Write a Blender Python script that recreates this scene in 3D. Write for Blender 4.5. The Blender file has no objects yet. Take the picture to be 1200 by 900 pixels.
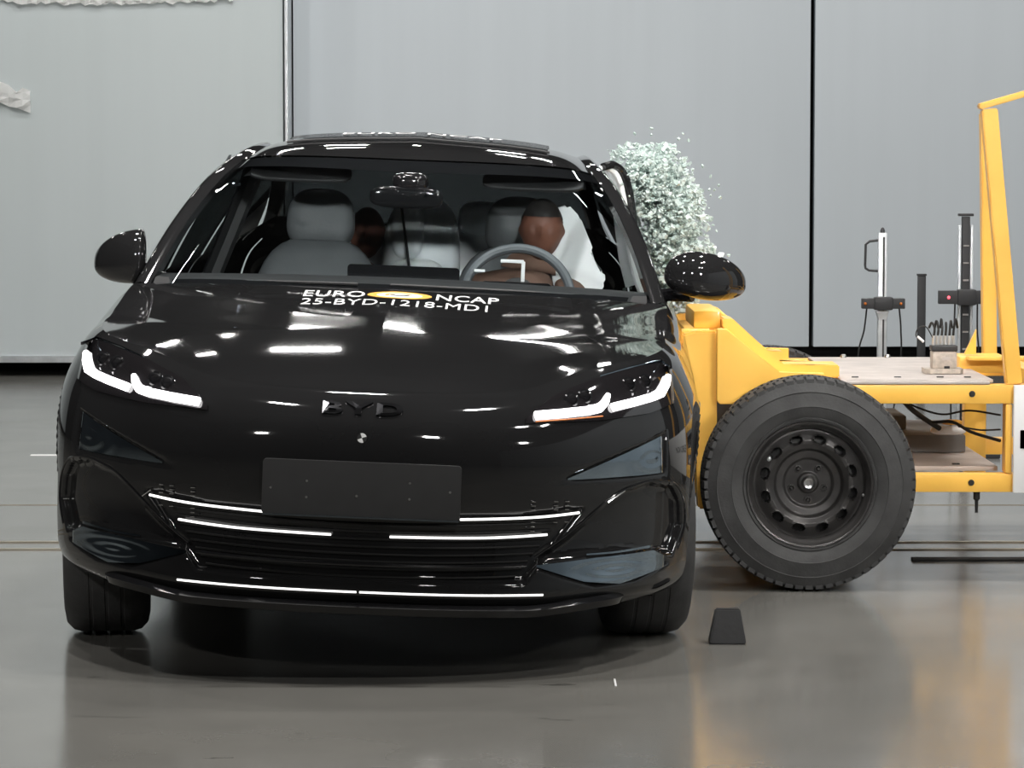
import bpy, bmesh, math, random
import numpy as np
from math import sin, cos, pi, radians, sqrt
from mathutils import Vector, Matrix
from mathutils.bvhtree import BVHTree
random.seed(7); rng = np.random.default_rng(7)
sc = bpy.context.scene
C = sc.collection

# ------------------------------------------------------------------ camera
cd = bpy.data.cameras.new('camera'); cam = bpy.data.objects.new('camera', cd); C.objects.link(cam)
cd.sensor_width = 36; cd.lens = 113.4; cd.clip_start = .1; cd.clip_end = 200
cam.location = (0, 0, 1.4); cam.rotation_euler = (radians(90 - 4.06), 0, 0)
sc.camera = cam
# ------------------------------------------------------------------ world, lamps, exposure
w = bpy.data.worlds.new('hall_air'); sc.world = w; w.use_nodes = True
w.node_tree.nodes['Background'].inputs[0].default_value = (.75, .85, 1, 1)
w.node_tree.nodes['Background'].inputs[1].default_value = .035
sc.view_settings.view_transform = 'Standard'; sc.view_settings.look = 'None'
sc.view_settings.exposure = 0.0; sc.view_settings.gamma = 1
def lamp(x, y, z, tx, ty, tz, power, sx=.5, sy=.3, col=(1, .98, .95), spread=180):
    l = bpy.data.lights.new('flood_or_fill_lamp', 'AREA'); l.shape = 'RECTANGLE'; l.size = sx; l.size_y = sy
    l.energy = power; l.color = col; l.spread = radians(spread)
    o = bpy.data.objects.new('flood_or_fill_lamp', l); C.objects.link(o); o.location = (x, y, z)
    d = Vector((tx - x, ty - y, tz - z)); o.rotation_euler = d.to_track_quat('-Z', 'Y').to_euler()
for x in (-4.6, -1.7, 1.2, 4.2):            # lamp rows over the crash pad
    lamp(x, 9.2, 7.2, x * .6, 10.2, 0, 150, .45, .25)
for x in (-3.6, -.6, 2.6):
    lamp(x, 13.0, 7.0, x * .8, 13.5, 0, 100, .45, .25)
for x, z in ((-3.1, 5.6), (-1.4, 5.75), (.5, 5.6), (2.4, 5.6), (-5.4, 6.2), (-2.3, 6.4), (-.5, 6.3), (1.3, 6.5), (4.4, 6.2), (-3.6, 7.2), (-1.5, 7.4), (.8, 7.2), (3.2, 7.3), (6.8, 6.9), (-7.6, 6.8)):   # truss behind the rear partition
    lamp(x, 23.5, z, x * .5, 11, .5, 14, .50, .12)
lamp(3.6, 8.4, 6.8, 1.9, 10.4, .3, 75, .45, .25, (1, .93, .86))       # warm fill added over the trolley to brighten it
for x in (-5, -1.2, 2.6, 6):               # floods that wash the rear partition
    lamp(x, 17.0, 6.4, x, 20.8, 1.0, 68, .6, .3)
for x in (-3.0, .6, 3.8):                  # camera-side floods, added low to brighten the cabin
    lamp(x, 4.2, 2.9, x * .15 - .2, 11.6, 1.05, 11, .35, .18, spread=40)
lamp(4.6, 5.4, 6.0, 6.6, 7.5, 1.2, 90, .5, .3)  # added flood that brightens the unseen side panel for its reflection
lamp(3.4, 5.6, 5.6, 1.6, 10.8, .6, 55, .4, .25)

# ------------------------------------------------------------------ helpers
def tag(o, label=None, cat=None, group=None, kind=None):
    if label: o['label'] = label
    if cat: o['category'] = cat
    if group: o['group'] = group
    if kind: o['kind'] = kind
    return o
def empty(name, loc=(0, 0, 0), rz=0, **k):
    o = bpy.data.objects.new(name, None); C.objects.link(o); o.location = loc; o.rotation_euler = (0, 0, rz)
    o.empty_display_size = .1
    return tag(o, **k)
def finish(name, bm, mat, parent=None, smooth=True, angle=35, **k):
    bmesh.ops.recalc_face_normals(bm, faces=bm.faces) if k.pop('recalc', True) else None
    me = bpy.data.meshes.new(name); bm.to_mesh(me); bm.free()
    for m in (mat if isinstance(mat, (list, tuple)) else [mat]): me.materials.append(m)
    if smooth:
        me.shade_smooth() if hasattr(me, 'shade_smooth') else None
        try: me.set_sharp_from_angle(angle=radians(angle))
        except Exception: pass
    o = bpy.data.objects.new(name, me); C.objects.link(o)
    if parent: o.parent = parent
    return tag(o, **k)
def addbox(bm, c, s, rot=None, bev=0.0, fn=None):
    m = Matrix.Translation(Vector(c)) @ (rot.to_4x4() if rot else Matrix.Identity(4)) @ Matrix.Diagonal((s[0], s[1], s[2], 1))
    r = bmesh.ops.create_cube(bm, size=1, matrix=m)
    if bev: bmesh.ops.bevel(bm, geom=list({e for v in r['verts'] for e in v.link_edges}), offset=bev, segments=2, affect='EDGES', profile=.6)
def addprism(bm, pts, axis, a, b, fn=None):
    """polygon pts (2D) extruded along axis between a and b"""
    def P(u, v, h): return {'x': (h, u, v), 'y': (u, h, v), 'z': (u, v, h)}[axis]
    lo = [bm.verts.new(P(u, v, a)) for u, v in pts]; hi = [bm.verts.new(P(u, v, b)) for u, v in pts]
    bm.faces.new(lo); bm.faces.new(hi[::-1]); n = len(pts)
    for i in range(n): bm.faces.new([lo[i], hi[i], hi[(i + 1) % n], lo[(i + 1) % n]])
def catmull(pts, n):
    """n samples along open catmull-rom through pts"""
    P = [np.array(p, float) for p in pts]
    P = [2 * P[0] - P[1]] + P + [2 * P[-1] - P[-2]]
    out = []
    m = len(P) - 3
    for i in range(n):
        t = i / (n - 1) * m; k = min(int(t), m - 1); f = t - k
        a, b, c, d = P[k:k + 4]
        out.append(.5 * ((2 * b) + (c - a) * f + (2 * a - 5 * b + 4 * c - d) * f * f + (3 * b - a - 3 * c + d) * f ** 3))
    return out
def addtube(bm, pts, r, seg=8, cap=True, n=None):
    P = [Vector(p) for p in (catmull(pts, n) if n else pts)]
    rr = r if isinstance(r, (list, tuple)) else [r] * len(P)
    if len(rr) != len(P): rr = list(np.interp(np.linspace(0, 1, len(P)), np.linspace(0, 1, len(rr)), rr))
    rings = []; up = None
    for i, p in enumerate(P):
        t = (P[min(i + 1, len(P) - 1)] - P[max(i - 1, 0)]).normalized()
        if up is None: up = t.orthogonal().normalized()
        up = (up - t * up.dot(t)).normalized(); s = t.cross(up)
        rings.append([bm.verts.new(p + (up * cos(2 * pi * k / seg) + s * sin(2 * pi * k / seg)) * rr[i]) for k in range(seg)])
    for a, b in zip(rings, rings[1:]):
        for k in range(seg): bm.faces.new([a[k], a[(k + 1) % seg], b[(k + 1) % seg], b[k]])
    if cap: bm.faces.new(rings[0][::-1]); bm.faces.new(rings[-1])
def addlathe(bm, prof, seg=48, axis='y', c=(0, 0, 0)):
    """prof: (radius, height along axis)"""
    rings = []
    for r, h in prof:
        if r < 1e-5:
            p = {'y': (0, h, 0), 'x': (h, 0, 0), 'z': (0, 0, h)}[axis]; rings.append([bm.verts.new((p[0] + c[0], p[1] + c[1], p[2] + c[2]))]); continue
        ring = []
        for k in range(seg):
            a = 2 * pi * k / seg; u, v = r * cos(a), r * sin(a)
            p = {'y': (u, h, v), 'x': (h, u, v), 'z': (u, v, h)}[axis]
            ring.append(bm.verts.new((p[0] + c[0], p[1] + c[1], p[2] + c[2])))
        rings.append(ring)
    for a, b in zip(rings, rings[1:]):
        for k in range(seg):
            k2 = (k + 1) % seg
            if len(a) == 1 and len(b) == 1: continue
            if len(a) == 1: bm.faces.new([a[0], b[k], b[k2]])
            elif len(b) == 1: bm.faces.new([a[k], a[k2], b[0]])
            else: bm.faces.new([a[k], a[k2], b[k2], b[k]])
def addgrid(bm, G, flip=False):
    """G[i][j] points"""
    V = [[bm.verts.new(tuple(p)) for p in row] for row in G]
    for i in range(len(V) - 1):
        for j in range(len(V[0]) - 1):
            f = [V[i][j], V[i + 1][j], V[i + 1][j + 1], V[i][j + 1]]
            try: bm.faces.new(f)
            except ValueError: pass
    return V

# ------------------------------------------------------------------ materials
def mat(name, col, rough=.5, metal=0, coat=0, coat_r=.03, spec=.5, noise=0, nscale=8, bump=0, bscale=60, emit=None, es=0, sheen=0, rvar=0):
    m = bpy.data.materials.new(name); m.use_nodes = True; nt = m.node_tree; b = nt.nodes['Principled BSDF']
    b.inputs['Base Color'].default_value = (*col, 1); b.inputs['Roughness'].default_value = rough
    b.inputs['Metallic'].default_value = metal; b.inputs['Coat Weight'].default_value = coat
    b.inputs['Coat Roughness'].default_value = coat_r; b.inputs['Specular IOR Level'].default_value = spec
    tc = nt.nodes.new('ShaderNodeTexCoord')
    if noise or rvar:
        n = nt.nodes.new('ShaderNodeTexNoise'); n.inputs['Scale'].default_value = nscale; n.inputs['Detail'].default_value = 5
        nt.links.new(tc.outputs['Object'], n.inputs['Vector'])
    if noise:
        r = nt.nodes.new('ShaderNodeMapRange'); r.inputs['From Min'].default_value = .3; r.inputs['From Max'].default_value = .7
        r.inputs['To Min'].default_value = 1 - noise; r.inputs['To Max'].default_value = 1 + noise
        nt.links.new(n.outputs['Fac'], r.inputs['Value'])
        v = nt.nodes.new('ShaderNodeVectorMath'); v.operation = 'SCALE'; v.inputs[0].default_value = col
        nt.links.new(r.outputs[0], v.inputs['Scale']); nt.links.new(v.outputs[0], b.inputs['Base Color'])
    if rvar:
        r = nt.nodes.new('ShaderNodeMapRange'); r.inputs['From Min'].default_value = .3; r.inputs['From Max'].default_value = .7
        r.inputs['To Min'].default_value = rough - rvar; r.inputs['To Max'].default_value = rough + rvar
        nt.links.new(n.outputs['Fac'], r.inputs['Value']); nt.links.new(r.outputs[0], b.inputs['Roughness'])
    if bump:
        n2 = nt.nodes.new('ShaderNodeTexNoise'); n2.inputs['Scale'].default_value = bscale
        nt.links.new(tc.outputs['Object'], n2.inputs['Vector'])
        bp = nt.nodes.new('ShaderNodeBump'); bp.inputs['Strength'].default_value = bump; bp.inputs['Distance'].default_value = .004
        nt.links.new(n2.outputs['Fac'], bp.inputs['Height']); nt.links.new(bp.outputs[0], b.inputs['Normal'])
    if emit:
        b.inputs['Emission Color'].default_value = (*emit, 1); b.inputs['Emission Strength'].default_value = es
    return m
def glassmat(name, tint, rough=0.0, fr=1.5, extra=0.0):
    m = bpy.data.materials.new(name); m.use_nodes = True; nt = m.node_tree; nt.nodes.clear()
    o = nt.nodes.new('ShaderNodeOutputMaterial'); t = nt.nodes.new('ShaderNodeBsdfTransparent'); g = nt.nodes.new('ShaderNodeBsdfGlossy')
    f = nt.nodes.new('ShaderNodeFresnel'); x = nt.nodes.new('ShaderNodeMixShader'); f.inputs['IOR'].default_value = fr
    t.inputs['Color'].default_value = (*tint, 1); g.inputs['Roughness'].default_value = rough
    ge = nt.nodes.new('ShaderNodeNewGeometry'); io = nt.nodes.new('ShaderNodeMapRange')      # thin pane: same reflection from both sides
    io.inputs['To Min'].default_value = fr; io.inputs['To Max'].default_value = 1 / fr
    nt.links.new(ge.outputs['Backfacing'], io.inputs['Value']); nt.links.new(io.outputs[0], f.inputs['IOR'])
    nt.links.new(f.outputs[0], x.inputs[0]); nt.links.new(t.outputs[0], x.inputs[1]); nt.links.new(g.outputs[0], x.inputs[2])
    nt.links.new(x.outputs[0], o.inputs['Surface'])
    return m
M = dict(
    paint=mat('black_paint', (.014, .014, .0145), .04, noise=.08, nscale=3),
    gloss=mat('gloss_black_plastic', (.010, .010, .011), .12, spec=.5, noise=.1),
    satin=mat('satin_black_plastic', (.013, .013, .014), .45, bump=.15, bscale=300),
    plate=mat('plate_grey', (.024, .024, .025), .5, noise=.1, nscale=20),
    lens=mat('smoked_lens', (.012, .011, .012), .06, coat=1),
    smoke=mat('mirror_trim_and_reflection', (.30, .36, .41), .07, metal=1, noise=.12, nscale=12),  # blue-grey mirror; on the bumper facets it supplies an imitated reflection
    chrome=mat('bright_chrome', (.75, .75, .76), .12, metal=1, noise=.03),
    drl=mat('lit_light_guide', (1, 1, 1), .3, emit=(1, .97, .98), es=5.0, noise=.01),
    glowtrim=mat('glowing_chrome_trim', (.9, .9, .9), .3, emit=(1, .98, .95), es=1.6, noise=.01),  # chrome trim given a glow for its bright reflection
    amber=mat('amber_lens_and_glow', (.5, .14, .02), .25, noise=.1),
    tyre=mat('tyre_rubber', (.042, .042, .042), .75, bump=.25, bscale=120, noise=.25, nscale=14),
    rim=mat('black_steel_rim', (.045, .043, .042), .34, metal=.4, bump=.1, bscale=80, noise=.25, nscale=25),
    steel=mat('bare_steel', (.55, .55, .55), .3, metal=1, noise=.15, nscale=30),
    yellow=mat('yellow_enamel', (1.0, .56, .09), .4, coat=.25, coat_r=.2, noise=.07, nscale=6, rvar=.08),
    deck=mat('worn_aluminium_plate', (.52, .47, .44), .5, metal=.25, noise=.14, nscale=9, bump=.1),
    grey=mat('grey_ballast', (.17, .165, .16), .55, noise=.2, nscale=7),
    foil=mat('white_foil', (.95, .95, .94), .25, noise=.03),
    white=mat('white_panel', (.88, .88, .88), .5, noise=.02),
    ink=mat('black_ink', (.01, .01, .01), .6, noise=.02),
    decal=mat('white_decal', (.85, .85, .85), .5, noise=.04, nscale=40),
    orange=mat('orange_decal', (.85, .42, .06), .5, noise=.05, nscale=30),
    seat=mat('pale_grey_seat', (.115, .122, .127), .55, bump=.2, bscale=90, noise=.08),
    seat2=mat('light_vinyl', (.85, .89, .92), .45, bump=.15, bscale=40, noise=.08),
    bag=mat('airbag_cloth', (.92, .95, .96), .8, bump=.4, bscale=14, noise=.06),
    dash=mat('dashboard', (.018, .018, .019), .6, bump=.2, bscale=200, noise=.1),
    wheelm=mat('steering_wheel_leather', (.10, .11, .12), .4, noise=.1, bump=.1),
    skin=mat('dummy_vinyl', (.17, .07, .045), .55, noise=.2, nscale=20),
    capm=mat('dummy_cap_black', (.02, .018, .017), .5, noise=.1),
    suit=mat('dummy_suit', (.15, .085, .06), .8, bump=.3, bscale=60, noise=.15),
    under=mat('underbody_black', (.008, .008, .008), .9, noise=.1),
    frit=mat('black_frit', (.012, .012, .013), .9, spec=0, noise=.05),
    cable=mat('black_cable', (.012, .012, .012), .5, noise=.1),
    rubber=mat('black_rubber', (.018, .018, .019), .6, noise=.15, bump=.2),
    alu=mat('aluminium_profile', (.62, .65, .67), .35, metal=.7, noise=.1, nscale=20),
    dark=mat('dark_anodised', (.03, .03, .032), .5, noise=.15),
    red=mat('red_led', (1, .1, .1), .4, emit=(1, .08, .12), es=3, noise=.01),
    box=mat('logger_beige', (.50, .44, .38), .5, noise=.2, nscale=60),
    glass=glassmat('windscreen_glass', (.82, .86, .87)),
    sideglass=glassmat('tinted_glass', (.05, .055, .055)),
)
def shardmat():
    m = bpy.data.materials.new('tempered_glass_crumbs'); m.use_nodes = True; nt = m.node_tree; b = nt.nodes['Principled BSDF']
    g = nt.nodes.new('ShaderNodeNewGeometry'); r = nt.nodes.new('ShaderNodeValToRGB')
    nt.links.new(g.outputs['Random Per Island'], r.inputs[0]); nt.links.new(r.outputs[0], b.inputs['Base Color'])
    e = r.color_ramp.elements; e[0].color = (.42, .52, .49, 1); e[1].position = .5; e[1].color = (.66, .76, .73, 1)
    n = e.new(.2); n.color = (.52, .64, .60, 1)
    b.inputs['Roughness'].default_value = .12; b.inputs['Transmission Weight'].default_value = .08
    return m
M['shard'] = shardmat()
def wallmat(name, col, streak=.022):
    m = bpy.data.materials.new(name); m.use_nodes = True; nt = m.node_tree; b = nt.nodes['Principled BSDF']
    tc = nt.nodes.new('ShaderNodeTexCoord'); mp = nt.nodes.new('ShaderNodeMapping'); mp.inputs['Scale'].default_value = (5, 1, .25)
    n = nt.nodes.new('ShaderNodeTexNoise'); n.inputs['Scale'].default_value = 1.6; n.inputs['Detail'].default_value = 6
    nt.links.new(tc.outputs['Object'], mp.inputs[0]); nt.links.new(mp.outputs[0], n.inputs['Vector'])
    n2 = nt.nodes.new('ShaderNodeTexNoise'); n2.inputs['Scale'].default_value = .8; nt.links.new(tc.outputs['Object'], n2.inputs['Vector'])
    a = nt.nodes.new('ShaderNodeMath'); a.operation = 'ADD'; nt.links.new(n.outputs['Fac'], a.inputs[0]); nt.links.new(n2.outputs['Fac'], a.inputs[1])
    r = nt.nodes.new('ShaderNodeMapRange'); r.inputs['From Min'].default_value = .7; r.inputs['From Max'].default_value = 1.3
    r.inputs['To Min'].default_value = 1 - streak; r.inputs['To Max'].default_value = 1 + streak
    nt.links.new(a.outputs[0], r.inputs['Value'])
    v = nt.nodes.new('ShaderNodeVectorMath'); v.operation = 'SCALE'; v.inputs[0].default_value = col
    nt.links.new(r.outputs[0], v.inputs['Scale']); nt.links.new(v.outputs[0], b.inputs['Base Color'])
    b.inputs['Roughness'].default_value = .5; b.inputs['Specular IOR Level'].default_value = .3
    return m
M['wall'] = wallmat('painted_panel_blue_grey', (.52, .565, .60))
M['wall_l'] = wallmat('painted_panel_grey', (.50, .55, .56))
M['hall'] = mat('dark_hall_cladding', (.05, .052, .055), .8, noise=.1, nscale=2)
M['side'] = wallmat('side_panel_grey', (.42, .46, .49))
def floormat():
    m = bpy.data.materials.new('sealed_hall_floor'); m.use_nodes = True; nt = m.node_tree; b = nt.nodes['Principled BSDF']
    tc = nt.nodes.new('ShaderNodeTexCoord')
    n = nt.nodes.new('ShaderNodeTexNoise'); n.inputs['Scale'].default_value = .9; n.inputs['Detail'].default_value = 8; n.inputs['Roughness'].default_value = .6
    nt.links.new(tc.outputs['Object'], n.inputs['Vector'])
    r = nt.nodes.new('ShaderNodeValToRGB'); e = r.color_ramp.elements
    e[0].position = .3; e[0].color = (.160, .157, .145, 1); e[1].position = .72; e[1].color = (.235, .228, .208, 1)
    nt.links.new(n.outputs['Fac'], r.inputs[0])
    mp = nt.nodes.new('ShaderNodeMapping'); mp.inputs['Scale'].default_value = (1.2, 6, 1)
    n3 = nt.nodes.new('ShaderNodeTexNoise'); n3.inputs['Scale'].default_value = 2.2; n3.inputs['Detail'].default_value = 4
    nt.links.new(tc.outputs['Object'], mp.inputs[0]); nt.links.new(mp.outputs[0], n3.inputs['Vector'])
    r3 = nt.nodes.new('ShaderNodeMapRange'); r3.inputs['From Min'].default_value = .66; r3.inputs['From Max'].default_value = .76; r3.inputs['To Min'].default_value = 1; r3.inputs['To Max'].default_value = .72
    nt.links.new(n3.outputs['Fac'], r3.inputs['Value'])
    mx = nt.nodes.new('ShaderNodeVectorMath'); mx.operation = 'SCALE'; nt.links.new(r.outputs[0], mx.inputs[0]); nt.links.new(r3.outputs[0], mx.inputs['Scale'])
    nt.links.new(mx.outputs[0], b.inputs['Base Color'])
    n2 = nt.nodes.new('ShaderNodeTexNoise'); n2.inputs['Scale'].default_value = 1.7; nt.links.new(tc.outputs['Object'], n2.inputs['Vector'])
    r2 = nt.nodes.new('ShaderNodeMapRange'); r2.inputs['To Min'].default_value = .10; r2.inputs['To Max'].default_value = .22
    n5 = nt.nodes.new('ShaderNodeTexNoise'); n5.inputs['Scale'].default_value = 7; n5.inputs['Detail'].default_value = 6
    mp5 = nt.nodes.new('ShaderNodeMapping'); mp5.inputs['Scale'].default_value = (.7, 2.2, 1); nt.links.new(tc.outputs['Object'], mp5.inputs[0]); nt.links.new(mp5.outputs[0], n5.inputs['Vector'])
    r5 = nt.nodes.new('ShaderNodeMapRange'); r5.inputs['From Min'].default_value = .70; r5.inputs['From Max'].default_value = .73; r5.inputs['To Min'].default_value = 1; r5.inputs['To Max'].default_value = .45
    nt.links.new(n5.outputs['Fac'], r5.inputs['Value']); mx5 = nt.nodes.new('ShaderNodeVectorMath'); mx5.operation = 'SCALE'
    nt.links.new(mx.outputs[0], mx5.inputs[0]); nt.links.new(r5.outputs[0], mx5.inputs['Scale']); nt.links.new(mx5.outputs[0], b.inputs['Base Color'])
    nt.links.new(n2.outputs['Fac'], r2.inputs['Value']); nt.links.new(r2.outputs[0], b.inputs['Roughness'])
    b.inputs['Specular IOR Level'].default_value = .8
    bp = nt.nodes.new('ShaderNodeBump'); bp.inputs['Strength'].default_value = .05; bp.inputs['Distance'].default_value = .01
    nt.links.new(n2.outputs['Fac'], bp.inputs['Height']); nt.links.new(bp.outputs[0], b.inputs['Normal'])
    return m
M['floor'] = floormat()

# ------------------------------------------------------------------ setting
def sbox(name, x0, x1, y0, y1, z0, z1, m, bev=0, **k):
    bm = bmesh.new(); addbox(bm, ((x0 + x1) / 2, (y0 + y1) / 2, (z0 + z1) / 2), (x1 - x0, y1 - y0, z1 - z0), bev=bev)
    return finish(name, bm, m, smooth=bool(bev), **k)
S = dict(kind='structure')
# floor in three slabs either side of the slot of the crash track
fl = sbox('floor', -13, 13, -9, 36, -.2, 0, M['floor'], **S)
M['railmetal'] = mat('worn_track_steel', (.30, .27, .21), .4, metal=.5, noise=.2)
sbox('trim_1', -13, 13, 11.385, 11.42, 0, .004, M['railmetal'], label='steel edge strip of the track slot across the floor', **S)
sbox('trim_2', -13, 13, 11.60, 11.635, 0, .004, M['railmetal'], label='far steel edge strip of the track slot in the floor', **S)
sbox('trim_3', 1.385, 6, 11.06, 11.13, 0, .008, M['under'], label='black rubber cover strip along the floor track', **S)
sbox('trim_4', -13, 13, 12.86, 12.875, 0, .002, M['railmetal'], label='thin metal joint line in the floor further back', **S)
sbox('trim_5', -2.25, -2.12, 15.0, 15.04, 0, .002, M['white'], label='short white tape mark on the floor', **S)
sbox('trim_8', .272, .277, 8.44, 8.56, 0, .0015, M['white'], label='short white scratch on the floor in front of the car', **S)
# rear partition : three proud panels over a dark recess
XS1, XS2 = -1.420, 1.925
sbox('wall_back', -13, 13, 20.98, 21.1, 0, 3.3, M['under'], label='dark backing behind the rear partition panels', **S)
wb = bpy.data.objects['wall_back']
sbox('baseboard_back', -13, 13, 20.93, 20.98, 0, .10, M['under'], label='black recess strip under the rear partition', **S)
def panel(name, x0, x1, y, z0, m, lab):
    sbox(name, x0, x1, y, y + .12, z0, 3.3, m, bev=.006, label=lab, **S)
panel('wall_back_panel', -9, XS1 - .022, 20.4, .095, M['wall_l'], 'grey partition panel at the left of the hall')
panel('wall_back_panel', XS1 + .018, XS2 - .012, 20.75, .168, M['wall'], 'wide blue-grey partition panel behind the car')
panel('wall_back_panel', XS2 + .016, 6.0, 20.75, .168, M['wall'], 'blue-grey partition panel behind the trolley')
panel('wall_back_panel', 6.03, 12, 20.75, .168, M['wall'], 'blue-grey partition panel at far right')
sbox('trim_6', XS1 - .010, XS1 + .010, 20.36, 20.75, .09, 3.3, M['alu'], bev=.002, label='aluminium joint post between the left and middle partition panels', **S)
sbox('trim_7', -9, XS1 - .03, 20.37, 20.40, .09, .13, M['alu'], label='grey foot rail of the left partition panel', **S)
# hall shell
sbox('wall_left', -13.2, -13, -9, 36, 0, 10, M['hall'], **S)
sbox('wall_right', 13, 13.2, -9, 36, 0, 10, M['hall'], **S)
sbox('wall_front', -13, 13, -9.2, -9, 0, 10, M['hall'], **S)
sbox('wall_far', -13, 13, 36, 36.2, 0, 10, M['hall'], **S)
sbox('side_reflector_panel', 6.6, 6.7, -3, 13, 0, 3.3, M['side'], label='unseen light grey panel added for the bumper to reflect', **S)  # unseen panel added so the right bumper facets reflect something bright
sbox('ceiling', -13.2, 13.2, -9.2, 36.2, 10, 10.2, M['hall'], **S)
# crumpled white foil along the top of the left panel and a torn patch
def foil(name, pts, wdt, y, n, amp, lab):
    bm = bmesh.new(); P = catmull(pts, n); r = random.Random(3)
    rows = []
    for j in range(5):
        rows.append([(p[0], y - .02 - abs(r.gauss(0, amp)), p[1] + (j / 4 - .5) * wdt * (1 + r.uniform(-.45, .45)) + r.gauss(0, amp * .6)) for p in P])
    addgrid(bm, rows)
    bmesh.ops.solidify(bm, geom=bm.faces[:], thickness=.002)
    finish(name, bm, M['foil'], smooth=False, label=lab, cat='foil', )
foil('crumpled_foil', [(-3.6, 2.40), (-2.9, 2.375), (-2.3, 2.37), (-1.75, 2.40)], .045, 20.4, 70, .012, 'long crumpled white foil strip along the top of the left partition')
foil('torn_foil_patch', [(-3.7, 1.80), (-3.3, 1.785), (-3.03, 1.745)], .10, 20.4, 12, .02, 'torn white foil patch hanging on the left partition')

# ------------------------------------------------------------------ CAR frame
X0, Y0, YAW, ROLL, ZP = -.405, 8.5, radians(.9), radians(2.3), .35
def B(p):
    x, y, z = p; zz = z - ZP
    return (x * cos(ROLL) + zz * sin(ROLL), y, ZP - x * sin(ROLL) + zz * cos(ROLL))
CARM = Matrix.Translation((X0, Y0, 0)) @ Matrix.Rotation(-YAW, 4, 'Z')
def CW(p): return CARM @ Vector(B(p))
car = empty('sedan', (X0, Y0, 0), -YAW, label='glossy black sedan with lit headlights, struck on its driver side by the yellow trolley', cat='car')
def cfin(name, bm, m, parent=car, roll=True, **k):
    if roll:
        for v in bm.verts: v.co = B(v.co)
    return finish(name, bm, m, parent, **k)
def mirror(bm):
    g = bm.verts[:] + bm.edges[:] + bm.faces[:]
    r = bmesh.ops.duplicate(bm, geom=g)
    vs = [e for e in r['geom'] if isinstance(e, bmesh.types.BMVert)]
    for v in vs: v.co.x = -v.co.x
    bmesh.ops.reverse_faces(bm, faces=[e for e in r['geom'] if isinstance(e, bmesh.types.BMFace)])
    bmesh.ops.remove_doubles(bm, verts=[v for v in bm.verts if abs(v.co.x) < 1e-4], dist=1e-4)

# hull -------------------------------------------------------------
A_, Bf, NN, LEN = .938, .95, 2.4, 4.84
def outline(s):
    if s <= 1:
        th = s * pi / 2; return (A_ * sin(th) ** (2 / NN), Bf * (1 - max(cos(th), 0) ** (2 / NN)))
    if s <= 2:
        f = s - 1; return (A_ + .008 * sin(pi * f), Bf + f * (LEN - .7 - Bf))
    th = (3 - s) * pi / 2; return (A_ * sin(th) ** (2 / NN), LEN - .7 * (1 - max(cos(th), 0) ** (2 / NN)))
def onorm(s):
    e = 1e-3; a = outline(max(s - e, 0)); b = outline(min(s + e, 3))
    t = Vector((b[0] - a[0], b[1] - a[1])).normalized(); return Vector((-t.y, t.x))   # inward
def s_of_y(y): return 1 + (y - Bf) / (LEN - .7 - Bf)
def s_of_x(x):
    return 2 / pi * math.asin((x / A_) ** (NN / 2))
KEY = [
 (0.0,         [(.13,.165),(.05,.185),(.004,.235),(.012,.30),(.022,.40),(.014,.50),(.012,.60),(.024,.67),(.050,.712),(.090,.745),(.14,.768)]),
 (s_of_x(.45), [(.13,.165),(.05,.185),(.004,.235),(.012,.30),(.022,.40),(.012,.50),(.010,.60),(.024,.67),(.052,.720),(.090,.757),(.14,.783)]),
 (s_of_x(.70), [(.11,.180),(.05,.200),(.008,.245),(.008,.32),(.012,.42),(.006,.52),(.006,.62),(.022,.70),(.052,.768),(.085,.812),(.13,.842)]),
 (s_of_x(.86), [(.09,.200),(.04,.215),(.010,.26),(.004,.34),(.002,.43),(.000,.53),(.006,.63),(.022,.71),(.050,.785),(.080,.835),(.12,.866)]),
 (1.0,         [(.08,.205),(.03,.22),(.010,.27),(.000,.35),(.000,.45),(.000,.55),(.004,.64),(.018,.73),(.050,.805),(.082,.86),(.12,.892)]),
 (s_of_y(1.2), [(.07,.20),(.035,.22),(.020,.27),(.010,.36),(.004,.47),(.000,.57),(.006,.67),(.020,.76),(.046,.835),(.075,.883),(.11,.912)]),
 (s_of_y(1.72),[(.07,.20),(.045,.22),(.035,.27),(.025,.37),(.012,.50),(.004,.61),(.010,.72),(.026,.81),(.048,.885),(.070,.93),(.10,.962)]),
 (s_of_y(3.2), [(.07,.20),(.045,.22),(.035,.27),(.025,.37),(.012,.50),(.004,.61),(.010,.72),(.028,.83),(.050,.905),(.070,.95),(.10,.985)]),
 (2.0,         [(.07,.21),(.03,.23),(.015,.28),(.005,.38),(.000,.50),(.000,.61),(.008,.72),(.030,.83),(.055,.92),(.085,.98),(.13,1.02)]),
 (2.5,         [(.07,.22),(.03,.24),(.015,.29),(.005,.38),(.000,.50),(.000,.61),(.008,.72),(.030,.83),(.055,.92),(.095,.99),(.16,1.045)]),
 (3.0,         [(.10,.22),(.04,.24),(.015,.29),(.005,.38),(.000,.50),(.000,.61),(.010,.72),(.035,.83),(.06,.93),(.10,1.02),(.18,1.07)]),
]
KS = [k[0] for k in KEY]; KA = [np.array(k[1], float) for k in KEY]
KT = []
for i in range(len(KEY)):
    a, b = max(i - 1, 0), min(i + 1, len(KEY) - 1)
    KT.append((KA[b] - KA[a]) / (KS[b] - KS[a]))
KT[0] = KT[0] * 0
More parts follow.
